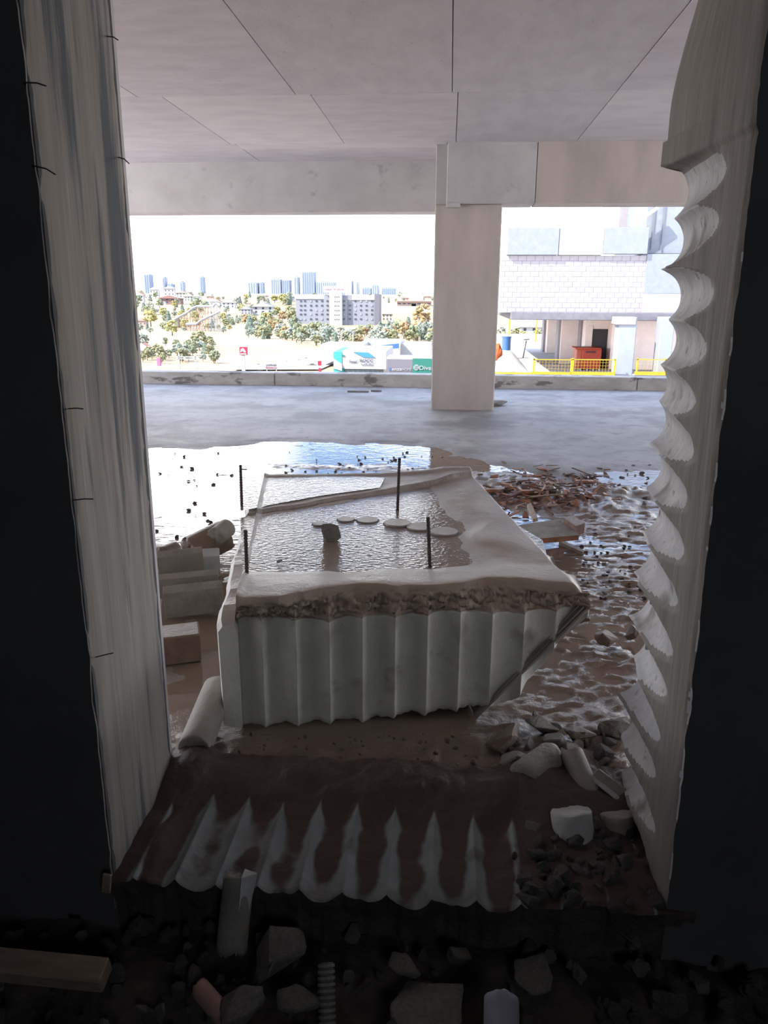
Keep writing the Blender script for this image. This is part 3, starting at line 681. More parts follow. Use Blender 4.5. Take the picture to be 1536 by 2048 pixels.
piece('concrete_offcut', P(420, 1125, z=.10), (.10, .10, .12), (.1, .0, .3), 'small cupped offcut between the three parallel ones and the block', M['core_pale'])
piece('concrete_offcut', P(352, 1288, z=.06), (.19, .13, .12), (.0, -.02, .35), 'wet brick-shaped lump on its own in the brown mud left of the block', M['rock_mud'], False)
core('concrete_core', P(380, 1105, z=.10), P(450, 1070, z=.15), .085, 'thick muddy core lying behind the parallel offcuts', M['rock_mud'], .3, 21)
core('concrete_core', P(322, 1112, z=.06), P(352, 1100, z=.06), .05, 'short muddy core end half hidden by the left jamb', M['rock_mud'], .3, 23)
core('concrete_core', P(430, 1075, z=.18), P(455, 1055, z=.2), .05, 'small core leaning on the far left side of the block', M['core'], .3, 25)
prock('rock_mud', 3, 383, 1243, 34, 22, 'muddy lump beyond the brick-shaped lump on the left')
prock('rock_mud', 5, 418, 1205, 34, 30, 'crumbly lump in the shade against the left flank of the block')
o = MB().box((-.011, -.004, 0), (.011, .004, .055), bev=.002).build('wood_sliver', M['wood_pale'], loc=P(212, 1785, Y=1.5)); o.rotation_euler = (0, .15, 0); tag(o, 'pale wood sliver upright at the foot of the left jamb', 'wood sliver')
# rods lying on the far floor
for a, b, lb in (((695, 782), (735, 784), 'thin lath lying on the far floor left of the column'), ((742, 781), (756, 783), 'short scrap beside the lath on the far floor')):
    p, q = P(*a, z=.03), P(*b, z=.03); tag(MB().box((0, -.02, -.012), ((q-p).length, .02, .008), bev=.002).build('floor_scrap', M['rock_d2'], loc=p), lb, 'scrap')

# ------------------------------------------------------------------ beyond: terrace and neighbouring building
OUT = .4
def pc(name, c, rough=.8, c2=None, **k):
    c = tuple(q*OUT for q in c); c2 = c2 and tuple(q*OUT for q in c2)
    return mat(name, c, c2, rough, **({'bump': 0} if c2 is None else {'bump': .1}), **k)
M['white'] = pc('white_render', (.80, .79, .80)); M['offwhite'] = pc('pale_blockwork', (.62, .58, .62), c2=(.56, .52, .57))
M['pale'] = pc('pale_concrete', (.42, .46, .52), c2=(.36, .40, .46)); M['slab'] = pc('slab_edge', (.30, .30, .34), c2=(.24, .24, .28))
M['under'] = pc('beige_blockwork', (1.7, 1.4, 1.28), c2=(1.5, 1.25, 1.15), scale=2.); M['door'] = pc('dark_doorway', (.10, .085, .095))
M['yellow'] = pc('yellow_paint', (.75, .50, .03), .5); M['red'] = pc('orange_red_paint', (.75, .09, .04), .5); M['bluecol'] = pc('blue_grey_column', (.50, .55, .62), c2=(.44, .49, .56), scale=1.5)
M['pave'] = pc('terrace_paving', (1.1, 1.0, .95), c2=(.9, .82, .8), scale=.5)
def pbox(px0, py0, px1, py1, Y, depth, name, m, parent=None, bev=0, dz=0):
    a, b = P(px0, (py0+py1)/2, Y=Y), P(px1, (py0+py1)/2, Y=Y); zt = P((px0+px1)/2, py0, Y=Y).z; zb = P((px0+px1)/2, py1, Y=Y).z
    off = parent_world(parent)
    return MB().box((a.x-off.x, Y-off.y, zb-off.z+dz), (b.x-off.x, Y+depth-off.y, zt-off.z), bev=bev).build(name, m, parent)
def parent_world(p):
    v = Vector((0, 0, 0))
    while p: v += p.location; p = p.parent
    return v
GZ = -2.9
ter = MB().box((P(985, 752, z=GZ).x-1, 16, GZ-6), (40, 95, GZ)).build('terrace', M['pave']); tag(ter, kind='structure')
nb = empty('neighbouring_building', P(1160, 745, z=GZ)); tag(nb, 'unfinished concrete building with a pale blockwork wall over a shaded passage', 'building')
YB = 45.
# block wall, split in real blocks (courses)
wall_x0, wall_x1 = P(1000, 570, Y=YB).x, P(1291, 570, Y=YB).x; wz0, wz1 = P(1140, 626, Y=YB).z, P(1140, 511, Y=YB).z
off = parent_world(nb)
blockm = {}
nr = 11; bh = (wz1-wz0)/nr; bw = (wall_x1-wall_x0)/17
bme = MB().box((.004, 0, .004), (bw-.004, .3, bh-.004), bev=.006).mesh('wall_block', M['offwhite'])
hme = MB().box((.004, 0, .004), (bw/2-.004, .3, bh-.004), bev=.006).mesh('wall_block', M['offwhite'])
back = MB().box((wall_x0-off.x, YB+.03-off.y, wz0-off.z), (wall_x1-off.x, YB+9-off.y, wz1-off.z)).build('blockwork_wall', M['offwhite'], nb)
off2 = off
for r_ in range(nr):
    for c_i in range(17 if r_ % 2 == 0 else 18):
        if r_ % 2 == 0: x, me = wall_x0+c_i*bw, bme
        elif c_i == 0: x, me = wall_x0, hme
        elif c_i == 17: x, me = wall_x1-bw/2, hme
        else: x, me = wall_x0+(c_i-.5)*bw, bme
        o = bpy.data.objects.new('wall_block', me); o.location = (x-off.x, YB-.02-off.y+R.uniform(-.008, .008), wz0+r_*bh-off.z); link(o, back)
pbox(1015, 455, 1118, 510, YB-.3, .6, 'parapet_panel', M['pale'], nb, .02); pbox(1118.5, 455, 1208, 510, YB-.25, .6, 'parapet_panel', M['white'], nb, .02); pbox(1208.5, 455, 1297, 508, YB-.3, .6, 'parapet_panel', M['pale'], nb, .02)
pbox(1022, 625, 1420, 641, YB-.5, 22, 'slab_edge', M['slab'], nb, .03)
pbox(1296, 300, 1420, 508, YB+1, 8, 'stair_tower', M['pale'], nb, .03); pbox(1242, 300, 1296, 470, YB+6, 6, 'stair_tower', M['offwhite'], nb, .03)
pbox(1291, 508, 1420, 588, YB-.1, 6, 'tower_wall', M['pale'], nb, .02); pbox(1287, 588, 1420, 626, YB-.3, 6, 'tower_wall', M['white'], nb, .02)
for x in (1272, 1310, 1330): pbox(x, 300, x+1.5, 500, YB+.9 if x > 1290 else YB+5.9, .05, 'joint', M['slab'], nb)
# recessed walls
def under(px0, px1, base, m, name='recess_wall'):
    Y = P(px0, base, z=GZ).y; return pbox(px0, 632, px1, base, Y, 1.2, name, m, nb, 0)
under(1095, 1125, 706, M['under']); under(1087, 1096, 704, M['offwhite'], 'pier'); under(1122, 1162, 728, M['under']); under(1116, 1125, 727, M['offwhite'], 'pier')
under(1160, 1172, 731, M['offwhite'], 'pier'); d_ = under(1170, 1226, 736, M['under']); under(1222, 1420, 740, M['under'])
Yd = P(1180, 736, z=GZ).y; pbox(1183, 658, 1214, 736, Yd-.08, .1, 'doorway', M['door'], nb)
pbox(1176, 652, 1183, 736, Yd-.14, .16, 'door_jamb', M['under'], nb); pbox(1214, 652, 1221, 736, Yd-.14, .16, 'door_jamb', M['under'], nb)
pbox(1234, 634, 1270, 752, 43.5, 1.0, 'column', M['bluecol'], nb, .04); pbox(1318, 634, 1345, 752, 43.5, 1.0, 'column', M['bluecol'], nb, .04)
pbox(1232, 634, 1273, 650, 43.4, 1.3, 'column_head', M['offwhite'], nb, .04)
pk = MB().box((0, 0, 0), (1.7, .3, .18), bev=.02).build('roof_plank', M['white'], loc=P(1262, 456, Y=YB+.2)); pk.rotation_euler = (0, -.6, 0); tag(pk, 'bright plank leaning on the neighbouring roof edge', 'plank')
# orange-red generator box
gx = empty('generator_cabinet', P(1178, 741, z=GZ)); tag(gx, 'orange-red metal cabinet on white feet in front of the doorway', 'cabinet')
gY = P(1178, 741, z=GZ).y
pbox(1164, 699, 1202, 738, gY, 1.6, 'front_panel', M['red'], gx, .03); pbox(1152.5, 698, 1163.5, 738, gY+.3, 1.3, 'side_panel', pc('orange_paint', (.85, .20, .10), .5), gx, .03); pbox(1151, 696, 1203, 699, gY-.05, 1.7, 'lid', M['red'], gx, .02)
for x in (1158, 1172, 1184, 1196): pbox(x, 738, x+4, 742, gY+.1, .4, 'foot', M['white'], gx)
for i in range(6): pbox(1172+i*3.6, 702, 1174+i*3.6, 706, gY-.04, .05, 'vent_slot', M['door'], gx)
# yellow barriers
fY = 43.0
def barrier(x0, x1, label):
    a, b = P(x0, 748, Y=fY), P(x1, 748, Y=fY); zt, zb = P(x0, 718, Y=fY).z, P(x0, 750, Y=fY).z
    e = empty('safety_barrier', (a.x, fY, zb)); tag(e, label, 'barrier', 'yellow barriers along the terrace edge'); Wd = b.x-a.x; Hh = zt-zb
    for x in (0, Wd-.06): MB().box((x, 0, 0), (x+.10, .06, Hh+.05), bev=.01).build('post', M['yellow'], e)
    MB().box((0, 0, Hh-.05), (Wd, .04, Hh)).build('rail', M['yellow'], e); MB().box((-.05, -.05, 0), (Wd, .08, .18)).build('base_rail', M['yellow'], e)
    n_ = int(Wd/.16)
    for i in range(1, n_): MB().tube((Wd*i/n_, .02, .15), (Wd*i/n_, .02, Hh), .008, n=4).build('bar', M['yellow'], e)
    for k in range(1, 5): MB().tube((0, .02, Hh*k/5), (Wd, .02, Hh*k/5), .008, n=4).build('bar', M['yellow'], e)
barrier(1065, 1142, 'yellow mesh barrier panel just left of the orange-red cabinet'); barrier(1143, 1229, 'yellow mesh barrier panel in front of the orange-red cabinet'); barrier(1271, 1330, 'yellow mesh barrier panel right of the pale blue column')
pl = pbox(985, 745, 1064, 751, fY, .15, 'edge_rail', M['yellow']); tag(pl, 'plain yellow edge rail on the bright paving at the far left', 'rail')
pl = pbox(990, 683, 1096, 685.5, 78, .1, 'rear_rail', M['yellow']); tag(pl, 'far yellow rail closing the back of the terrace', 'rail')
for x in (1016, 1070): MB().box((0, 0, 0), (.12, .1, 2.6)).build('rail_post', M['yellow'], pl, loc=(P(x, 684, Y=78).x, 78, P(x, 690, Y=78).z))
# white tarp mound, barrel, orange netting, rod on the terrace
mb = MB(); v = []; n_ = 26
A_, B_ = P(985, 750, z=GZ), P(1062, 750, z=GZ); C_, D_ = P(1018, 700, z=GZ), P(1000, 700, z=GZ)
for j in range(n_):
    for i in range(n_):
        s, t = i/(n_-1), j/(n_-1); p = A_.lerp(B_, s).lerp(D_.lerp(C_, s), t); h_ = .5*math.sin(math.pi*min(1, max(0, s)))**.6*(1+.3*fr(p.x, p.y, 0, .6, 3))*math.sin(math.pi*min(.97, t+.03))**.5
        v.append((p.x, p.y, GZ+.02+max(0, h_)))
tag(sheet('white_tarpaulin', v, n_, n_, M['white']), 'bright white sheeting spread over a pile on the terrace', 'tarpaulin')
p = P(1012, 700, z=GZ+.6); o = MB().tube((0, 0, 0), (0, 0, .9), .32, .32, 18).tube((0, 0, .86), (0, 0, .95), .35, .35, 18).build('blue_barrel', pc('blue_plastic', (.10, .25, .65), .5), loc=p); tag(o, 'blue barrel behind the white sheeting', 'barrel')
o = bpy.data.objects.new('orange_netting', rockmesh('orange_netting', 77, pc('orange_net', (.80, .20, .06)), 1.4, 16)); o.location = P(994, 716, z=GZ+.3)+Vector((0, 0, .5)); o.scale = (.8, .8, 1.2); link(o); tag(o, 'heap of orange-red netting by the column edge', 'netting')
p = P(1046, 716, z=GZ); o = MB().tube((0, 0, 0), (.18, 0, 1.25), .04, n=6).tube((-.02, 0, 1.3), (.4, 0, 1.32), .035, n=6).build('dark_stake', M['wire'], loc=p); tag(o, 'dark forked stake standing on the terrace', 'stake')
R2 = random.Random(5)
for i in range(26):
    p = P(R2.uniform(1072, 1112), R2.uniform(722, 728), z=GZ); rock('rock_d2', i, p, R2.uniform(.15, .4), (0, 0, i), 'small rubble bit along the passage floor', 'passage_rubble', 'rubble', 'rubble on the passage floor')

# ------------------------------------------------------------------ beyond: valley and town
prof_t = [(14, -9), (60, -12), (250, -13.5), (400, -17), (530, -18), (620, -13), (800, -5), (1100, 2.0), (1600, 3.5), (3500, 5)]
def tz(y):
    for (a, b), (c, d) in zip(prof_t, prof_t[1:]):
        if y <= c: return b+(d-b)*(y-a)/(c-a)
    return prof_t[-1][1]
M['field'] = mat('dry_field', (.28, .22, .14), (.235, .16, .09), .9, .012, (1, 1, 1), .1, .5, spots=[((.16, .14, .08), .03, .58, .7), ((.30, .26, .19), .009, .55, .62)])
xt = axis([(-900, 900, 25)]); yt = axis([(14, 300, 11), (300, 900, 30), (900, 3500, 200)])
tag(sheet('ground', [(x, y, tz(y)+(1.2*fr(x, y, 0, .012, 3) if y > 200 else .15*fr(x, y, 0, .05, 3))) for y in yt for x in xt], len(xt), len(yt), M['field']), kind='structure')
def G(px, py):
    d = (P(px, py, Y=1.)-Vector((0, 0, H))); y = 60.
    while y < 3400:
        if H+d.z*y <= tz(y): break
        y *= 1.01
    return Vector((d.x*y, y, tz(y)))
TREE = {}
def leafcrown(seed, m, tall=1., blobs=46, conif=False):
    r = random.Random(seed); bm = bmesh.new()
    for k in range(blobs):
        if conif:
            t = k/blobs; rad = .22*(1-t)+.04; c = Vector((r.uniform(-.06, .06), r.uniform(-.06, .06), .12+t*.85))
        else:
            a = r.uniform(0, 6.28); q = r.random()**.5; zc = r.uniform(.3, .9); wq = .34*math.sin(math.pi*min(1, (zc-.05)/1.0))
            rad = r.uniform(.045, .105); c = Vector((math.cos(a)*q*wq, math.sin(a)*q*wq, zc*tall))
        ret = bmesh.ops.create_icosphere(bm, subdivisions=1, radius=rad)
        for v in ret['verts']: v.co = v.co*(1+.9*noise.noise(v.co*14+Vector((k, seed, 0))))+c
    me = bpy.data.meshes.new('crown'); bm.to_mesh(me); bm.free(); me.materials.append(m); return me
tm = {'green': pc('leaves_green', (.30, .36, .20), c2=(.42, .46, .28), scale=5), 'olive': pc('leaves_olive', (.36, .37, .18), c2=(.48, .46, .26), scale=5), 'autumn': pc('leaves_autumn', (.58, .36, .16), c2=(.50, .40, .22), scale=5), 'dark': pc('needles_dark', (.20, .27, .21), c2=(.29, .36, .28), scale=5), 'grey': pc('leaves_greygreen', (.38, .45, .36), c2=(.50, .54, .43), scale=5), 'yellow': pc('leaves_yellow', (.62, .55, .18), c2=(.50, .48, .2), scale=5)}
for k, m in tm.items(): TREE[k] = [leafcrown(s_+len(k), m, conif=(k == 'dark')) for s_ in range(3)]
trunk = MB().tube((0, 0, 0), (0, 0, .5), .03, .015, 6).mesh('trunk', pc('tree_trunk', (.20, .15, .11)))
LB = {'green': 'green leafy tree', 'olive': 'olive-yellow leafy tree', 'autumn': 'orange-brown autumn tree', 'dark': 'dark pointed conifer', 'grey': 'grey-green leafy tree', 'yellow': 'yellow autumn tree'}
PLACED = []
def tree(px, py, hpx, kind, where, group):
    for _ in range(25):
        p = G(px, py); hh = hpx/F*((p-Vector((0, 0, H))).dot(_fw))
        if all((p-q).length > .42*(hh+h2)*.5 for q, h2 in PLACED): break
        px += R2.uniform(-14, 14); py += R2.uniform(-3, 3)
    PLACED.append((p, hh)); h = hpx/F*((p-Vector((0, 0, H))).dot(_fw)); e = empty('tree' if kind != 'dark' else 'conifer', p, R2.uniform(0, 6)); s = h*R2.uniform(.9, 1.1); w_ = R2.uniform(.85, 1.25)*(1.15 if kind != 'dark' else .9)
    e.scale = (s*w_, s*w_, s); sz = 'smaller ' if hpx < 20 else 'bigger '; zn = ', at the far left' if px < 350 else ', around the roller coaster' if px < 450 else ', below the gabled house' if px < 560 else ', left of the slab building' if px < 592 else ', under the left wing' if px < 655 else ', under the right wing' if px < 758 else ', near the column edge' if px < 900 else ''
    lab = sz+LB[kind]+' '+(where if len((LB[kind]+' '+where+zn).split()) < 15 else 'on the slope')+zn; tag(e, lab, 'tree', lab.replace('tree', 'trees', 1).replace('conifer', 'conifers', 1))
    c = bpy.data.objects.new('crown', R2.choice(TREE[kind])); link(c, e); t = bpy.data.objects.new('trunk', trunk); link(t, e)
T = R2
for i in range(95):
    x = T.uniform(560, 868); tree(x, T.uniform(668, 693), T.uniform(18, 28)+(8 if x > 765 else 0), T.choice(('grey', 'grey', 'green', 'olive', 'autumn', 'dark')), 'in the belt before the grey slab building', 'in the belt before the grey slab building')
for i in range(34):
    tree(T.uniform(480, 600), T.uniform(645, 684), T.uniform(14, 28), T.choice(('grey', 'olive', 'autumn', 'green', 'dark')), 'on the slope below the gabled white house', 'on the slope below the gabled white house')
for i in range(105):
    tree(T.uniform(262, 600), T.uniform(600, 668), T.uniform(10, 22), T.choice(('green', 'olive', 'yellow', 'grey', 'dark')), 'among the houses on the slope', 'among the houses on the slope')
for i in range(36):
    tree(T.uniform(262, 430), T.uniform(690, 728), T.uniform(14, 30), T.choice(('green', 'olive', 'olive', 'grey')), 'at the near left edge of the dry field', 'at the near left edge of the dry field')
for i in range(40):
    tree(T.uniform(262, 868), T.uniform(594, 606), T.uniform(6, 14), T.choice(('green', 'grey', 'dark')), 'tiny on the far ridge under the towers', 'on the far ridge')
for i in range(22):
    tree(T.uniform(990, 1090), T.uniform(672, 692), T.uniform(12, 26), T.choice(('olive', 'grey', 'yellow')), 'beyond the terrace between column and neighbouring building', 'beyond the terrace')
for px, py, h_, k in ((302, 654, 34, 'yellow'), (345, 672, 34, 'yellow'), (338, 650, 30, 'dark'), (356, 655, 20, 'dark'), (390, 636, 26, 'dark'), (500, 668, 40, 'dark'), (410, 708, 22, 'dark'), (425, 708, 20, 'dark'), (845, 655, 50, 'autumn'), (375, 712, 24, 'grey')):
    tree(px, py, h_, k, 'standing out singly on the slope', 'standing singly on the slope')
# towers of the skyline
tw = [pc('tower_haze_blue', (.42, .52, .72), c2=(.46, .56, .76), scale=.05), pc('tower_haze_pale', (.55, .62, .78), c2=(.60, .68, .82), scale=.05)]  # distance haze painted into the tower colours
win = pc('tower_window_haze', (.36, .45, .66)); TY = 1500.  # window strips carry the same painted haze
towers = [(289, 301, 547, 590, 'dark blue tower at the far left of the skyline'), (325, 330, 553, 590, 'needle-thin tower right of the dark blue one'), (335, 345, 566, 590, 'low pale tower among left treetops'), (359, 366, 562, 590, 'short faint tower on the left skyline'), (399, 406, 552, 588, 'lone faint tower above the roller coaster'), (496, 515, 563, 590, 'low wide faint tower above the gabled house'), (519, 526, 563, 590, 'slim low tower beside the wide faint one'),
          (542, 562, 556, 590, 'broad pale tower, first of the central cluster'), (564, 580, 558, 590, 'second tower of the central cluster'), (588, 597, 552, 590, 'slim blue tower left of the tallest'), (604, 630, 542, 590, 'tallest round-topped tower of the skyline'), (632, 670, 562, 590, 'long wide tower behind the roof sign'), (702, 705, 560, 590, 'first hairline mast tower'), (712, 717, 562, 590, 'second slim mast tower'), (724, 742, 574, 590, 'low block right of the mast towers'), (744, 757, 568, 590, 'stepped tower over the dark end wall'), (763, 791, 574, 592, 'wide low tower right of the slab building'), (842, 849, 585, 598, 'small tower beside the column edge')]
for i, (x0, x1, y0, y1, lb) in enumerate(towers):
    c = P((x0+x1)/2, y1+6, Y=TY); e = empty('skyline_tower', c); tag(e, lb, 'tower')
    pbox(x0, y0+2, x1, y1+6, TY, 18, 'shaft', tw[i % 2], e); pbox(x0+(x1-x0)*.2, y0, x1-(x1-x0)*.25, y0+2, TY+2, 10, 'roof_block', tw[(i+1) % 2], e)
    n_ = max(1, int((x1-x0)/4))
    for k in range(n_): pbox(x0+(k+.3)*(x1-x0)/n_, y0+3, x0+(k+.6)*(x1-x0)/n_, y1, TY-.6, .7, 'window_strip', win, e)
# grey slab building with white stair core
SY = 520.; sb = empty('slab_building', P(670, 660, Y=SY)); tag(sb, 'wide grey slab building with a white central core and a roof sign', 'building')
M['cladding'] = pc('grey_cladding', (.40, .43, .50), c2=(.43, .46, .53), scale=.2)
pbox(592, 598, 650, 660, SY, 14, 'left_wing', M['cladding'], sb); pbox(648, 591, 659, 660, SY-1, 14, 'left_wing', M['cladding'], sb)
pbox(659, 584, 684, 664, SY-4, 18, 'stair_core', M['white'], sb); pbox(683, 591, 695, 660, SY-1, 14, 'right_wing', M['cladding'], sb); pbox(693, 600, 750, 660, SY, 14, 'right_wing', M['cladding'], sb)
pbox(590, 589, 650, 598, SY-.5, 15, 'roof_edge', M['white'], sb); pbox(693, 590, 750, 600, SY-.5, 15, 'roof_edge', M['white'], sb); pbox(749, 588, 758.5, 660, SY-2, 16, 'end_wall', pc('dark_cladding', (.26, .26, .31)), sb)
sg = pbox(647, 572, 690, 585, SY-3, 2, 'roof_sign', M['white'], sb)
dk = pc('window_dark', (.10, .12, .17)); lw = pc('window_light', (.50, .54, .62))
wme = {}
def winat(px, py, w_, h_, m, Y): pbox(px, py, px+w_, py+h_, Y-.35, .4, 'window', m, sb)
for ry, yy in enumerate((600.5, 609.5, 618.5, 627, 636.5)):
    for cx_ in (600, 608, 620, 631, 642, 653, 686.5, 698, 709, 720, 731, 742):
        q = T.random(); Yw = SY-1 if cx_ in (653, 686.5) else SY
        if q < .6: winat(cx_, yy, 1.1, 3.2, dk, Yw); winat(cx_+2.4, yy, 1.1, 3.2, dk, Yw)
        else: winat(cx_, yy, 3.4, 3.6, lw, Yw)
for yy in (593, 602, 611, 620, 629, 638):
    for cx_ in (669, 673, 677): winat(cx_, yy, 1.5, 1.8, dk, SY-4)
def text(s, px0, py_base, hpx, Y, m, parent, name='lettering', wpx=None, font_shear=0):
    cu = bpy.data.curves.new(name, 'FONT'); cu.body = s; cu.extrude = .02; cu.shear = font_shear; cu.materials.append(m)
    o = bpy.data.objects.new(name, cu); p = P(px0, py_base, Y=Y); k = (p-Vector((0, 0, H))).dot(_fw)/F; cu.size = hpx*k/.7
    o.rotation_euler = (math.pi/2, 0, 0); o.location = p-parent_world(parent); link(o, parent)
    bpy.context.view_layer.update(); w0 = o.dimensions.x
    me = bpy.data.meshes.new_from_object(o); q = bpy.data.objects.new(name, me); q.rotation_euler = o.rotation_euler; q.location = o.location
    bpy.data.objects.remove(o); link(q, parent)
    if wpx and w0 > 0: q.scale.x = wpx*k/w0
    return q
text('PARK TE SPOR', 650, 580.5, 3.2, SY-3.2, pc('red_letters', (.55, .15, .18)), sb, wpx=37)
# houses
wm = {'w': M['white'], 'c': pc('cream_wall', (.75, .70, .62)), 'b': pc('brick_wall', (.42, .24, .22), c2=(.48, .28, .25), scale=.5), 'p': pc('pink_wall', (.72, .52, .46)), 'g': pc('grey_wall', (.55, .58, .66))}
rm = {'r': pc('red_roof', (.60, .26, .20)), 'g': pc('slate_roof', (.42, .47, .58)), 'd': pc('dark_roof', (.22, .23, .30)), 'w': pc('bright_roof', (.8, .78, .76))}
def house(x0, x1, yt_, yr, yb, wk, rk, label, name='house', nwin=3):
    p = G((x0+x1)/2, yb); Y = p.y; e = empty(name, p); tag(e, label, 'house')
    k = (p-Vector((0, 0, H))).dot(_fw)/F; w_ = (x1-x0)*k; hw = (yb-yr)*k; hr = max(.3, (yr-yt_)*k); d = w_*.4
    MB().box((-w_/2, 0, -1.5), (w_/2, d, hw)).build('walls', wm[wk], e)
    o_ = .08*w_; m = MB(); m.add([(-w_/2-o_, -o_, hw), (w_/2+o_, -o_, hw), (w_/2+o_, d+o_, hw), (-w_/2-o_, d+o_, hw), (0, -o_, hw+hr), (0, d+o_, hw+hr)], [(0, 4, 5, 3), (1, 2, 5, 4), (0, 1, 4), (2, 3, 5), (0, 3, 2, 1)]); m.m = [0, 0, 1, 1, 0]
    m.build('roof', [rm[rk], wm[wk]], e)
    for i in range(nwin):
        for fl in range(2 if hw > 4 else 1):
            cx_ = -w_/2+w_*(i+.5)/nwin; z0 = hw*(.25+.42*fl) if hw > 4 else hw*.35
            MB().box((cx_-w_*.05, -.06, z0), (cx_+w_*.05, .02, z0+min(1.6, hw*.25))).build('window', dk, e)
house(318, 362, 592, 598, 610, 'b', 'g', 'brick house with a slate roof on the left slope', nwin=4)
house(265, 288, 585, 592, 606, 'w', 'r', 'white house with a red roof at the far left'); house(296, 320, 618, 620, 628, 'w', 'w', 'flat white canopy building left of the roller coaster')
house(369, 386, 587, 594, 604, 'c', 'r', 'cream house right of the brick house'); house(386, 402, 590, 594, 610, 'w', 'w', 'boxy white house above the coaster crest')
house(505, 548, 606, 614, 630, 'w', 'd', 'white gabled house with a dark eave line'); house(482, 502, 613, 620, 632, 'g', 'g', 'low grey wing left of the gabled white house')
house(420, 440, 598, 604, 612, 'w', 'r', 'small white house on the middle slope'); house(444, 470, 602, 606, 618, 'w', 'w', 'pale boxy house on the middle slope')
house(545, 562, 592, 595, 604, 'w', 'w', 'white cube house below the central towers'); house(520, 536, 587, 592, 600, 'c', 'r', 'cream house on the ridge'); house(570, 588, 591, 594, 603, 'g', 'g', 'teal-grey house left of the slab building')
house(300, 318, 575, 580, 596, 'w', 'w', 'white block on the left ridge'); house(328, 350, 573, 578, 594, 'w', 'g', 'tall pale house under the needle tower'); house(352, 372, 582, 586, 597, 'c', 'r', 'ridge house with a red roof')
house(764, 785, 626, 630, 645, 'c', 'd', 'small cream house right of the slab building'); house(794, 862, 602, 604, 612, 'p', 'r', 'long pink-walled house on the right ridge', nwin=7)
for i in range(16):
    x_ = T.uniform(270, 590) if i < 12 else T.uniform(790, 850); w_ = T.uniform(8, 16); y_ = T.uniform(597, 612); c_ = T.choice('wwcp'); r_ = T.choice('rrgw')
    house(x_, x_+w_, y_-7, y_-4.5, y_, c_, r_, 'tiny '+{'w': 'white', 'c': 'cream', 'p': 'pink'}[c_]+' house with '+{'r': 'red', 'g': 'slate', 'w': 'bright'}[r_]+' roof, standing '+('below the left skyline towers' if x_ < 420 else 'on the ridge above the gabled white house' if x_ < 600 else 'right of the slab building'), nwin=2)
    COL.objects[-1]; hh_ = [o for o in COL.objects if o.get('category') == 'house'][-1]; hh_['group'] = hh_['label'].replace('house', 'houses')
house(836, 862, 634, 638, 650, 'w', 'w', 'white house next to the column edge')
house(1040, 1094, 632, 655, 678, 'w', 'w', 'bright white house beyond the terrace'); house(1022, 1052, 650, 660, 668, 'g', 'd', 'grey gable peeping behind the bright white house')
house(268, 305, 688, 702, 714, 'w', 'r', 'low pavilion at the left field edge', name='pavilion'); house(270, 294, 637, 642, 652, 'p', 'r', 'terracotta-coloured wall building at far left')
# roller coaster
rY = G(400, 664).y; rc = empty('roller_coaster', G(400, 664)); tag(rc, 'lattice roller coaster of white track on rusty posts', 'roller coaster'); off = parent_world(rc)
tr = pc('coaster_track', (.75, .78, .84)); pst = pc('coaster_posts', (.50, .28, .20)); pst2 = pc('coaster_steel', (.36, .42, .52))
def path(pp, r, m, name, dy=0):
    mb = MB(); q = [P(a, b, Y=rY+dy)-off for a, b in pp]
    for a, b in zip(q, q[1:]): mb.tube(a, b, r, n=6)
    mb.build(name, m, rc)
trk = [(346, 640), (360, 632), (375, 624), (385, 616), (394, 612), (410, 612), (426, 612), (432, 606), (440, 610)]
trk2 = [(372, 648), (392, 648), (402, 640), (418, 632), (428, 628), (440, 622)]
path(trk, .45, tr, 'track'); path([(a, b+2.4) for a, b in trk], .25, tr, 'track', 1.5); path(trk2, .5, tr, 'track', -3); path([(a, b+2) for a, b in trk2], .3, tr, 'track', -1.5)
def yon(t_, x):
    for (a, b), (c, d) in zip(t_, t_[1:]):
        if a <= x <= c: return b+(d-b)*(x-a)/(c-a)
    return t_[-1][1]
for x in range(350, 441, 6): path([(x, yon(trk, x)), (x, 666)], .16, pst if x < 420 else pst2, 'post')
for x in range(376, 441, 6): path([(x, yon(trk2, x)), (x, 668)], .16, pst if x < 410 else pst2, 'post', -3)
for y in (624, 638, 652): path([(max(352, 352+(652-y)*1.2), y), (440, y)], .12, pst, 'crossbeam')
path([(394, 614), (412, 664)], .12, pst, 'brace'); path([(412, 614), (394, 664)], .12, pst, 'brace'); path([(420, 620), (440, 664)], .12, pst2, 'brace'); path([(440, 620), (420, 664)], .12, pst2, 'brace')
# roadside: signs, cars, shops
def car(px, py, wpx, c, label):
    p = G(px, py); k = (p-Vector((0, 0, H))).dot(_fw)/F; L = wpx*k; e = empty('car', p); tag(e, label, 'car'); h = L*.34; w_ = L*.42
    m = MB(); sec = [(-.5, .12, .45), (-.47, .10, .58), (-.25, .10, .64), (-.12, .10, .98), (.2, .10, 1.0), (.36, .10, .68), (.5, .12, .60), (.5, .10, .3)]
    v = [(a*L, 0, b*h) for a, b, _ in sec]+[(a*L, 0, t_*h) for a, _, t_ in sec]; v += [(a, w_, c_) for a, b, c_ in v]; n_ = 8
    f = []
    for i in range(n_-1): f += [(i, i+1, n_+i+1, n_+i), (2*n_+i, 3*n_+i, 3*n_+i+1, 2*n_+i+1), (n_+i, n_+i+1, 3*n_+i+1, 3*n_+i), (i+1, i, 2*n_+i, 2*n_+i+1)]
    f += [(0, n_, 3*n_, 2*n_), (n_-1, 3*n_-1, 4*n_-1, 2*n_-1)]
    m.add(v, f); m.build('body', c, e)
    MB().box((-.12*L, -.03, .68*h), (.22*L, 0, .92*h)).build('window', dk, e)
    for x in (-.3, .3): MB().tube((x*L, -.05, .16*h), (x*L, .15, .16*h), .17*h, n=10).build('wheel', dk, e)
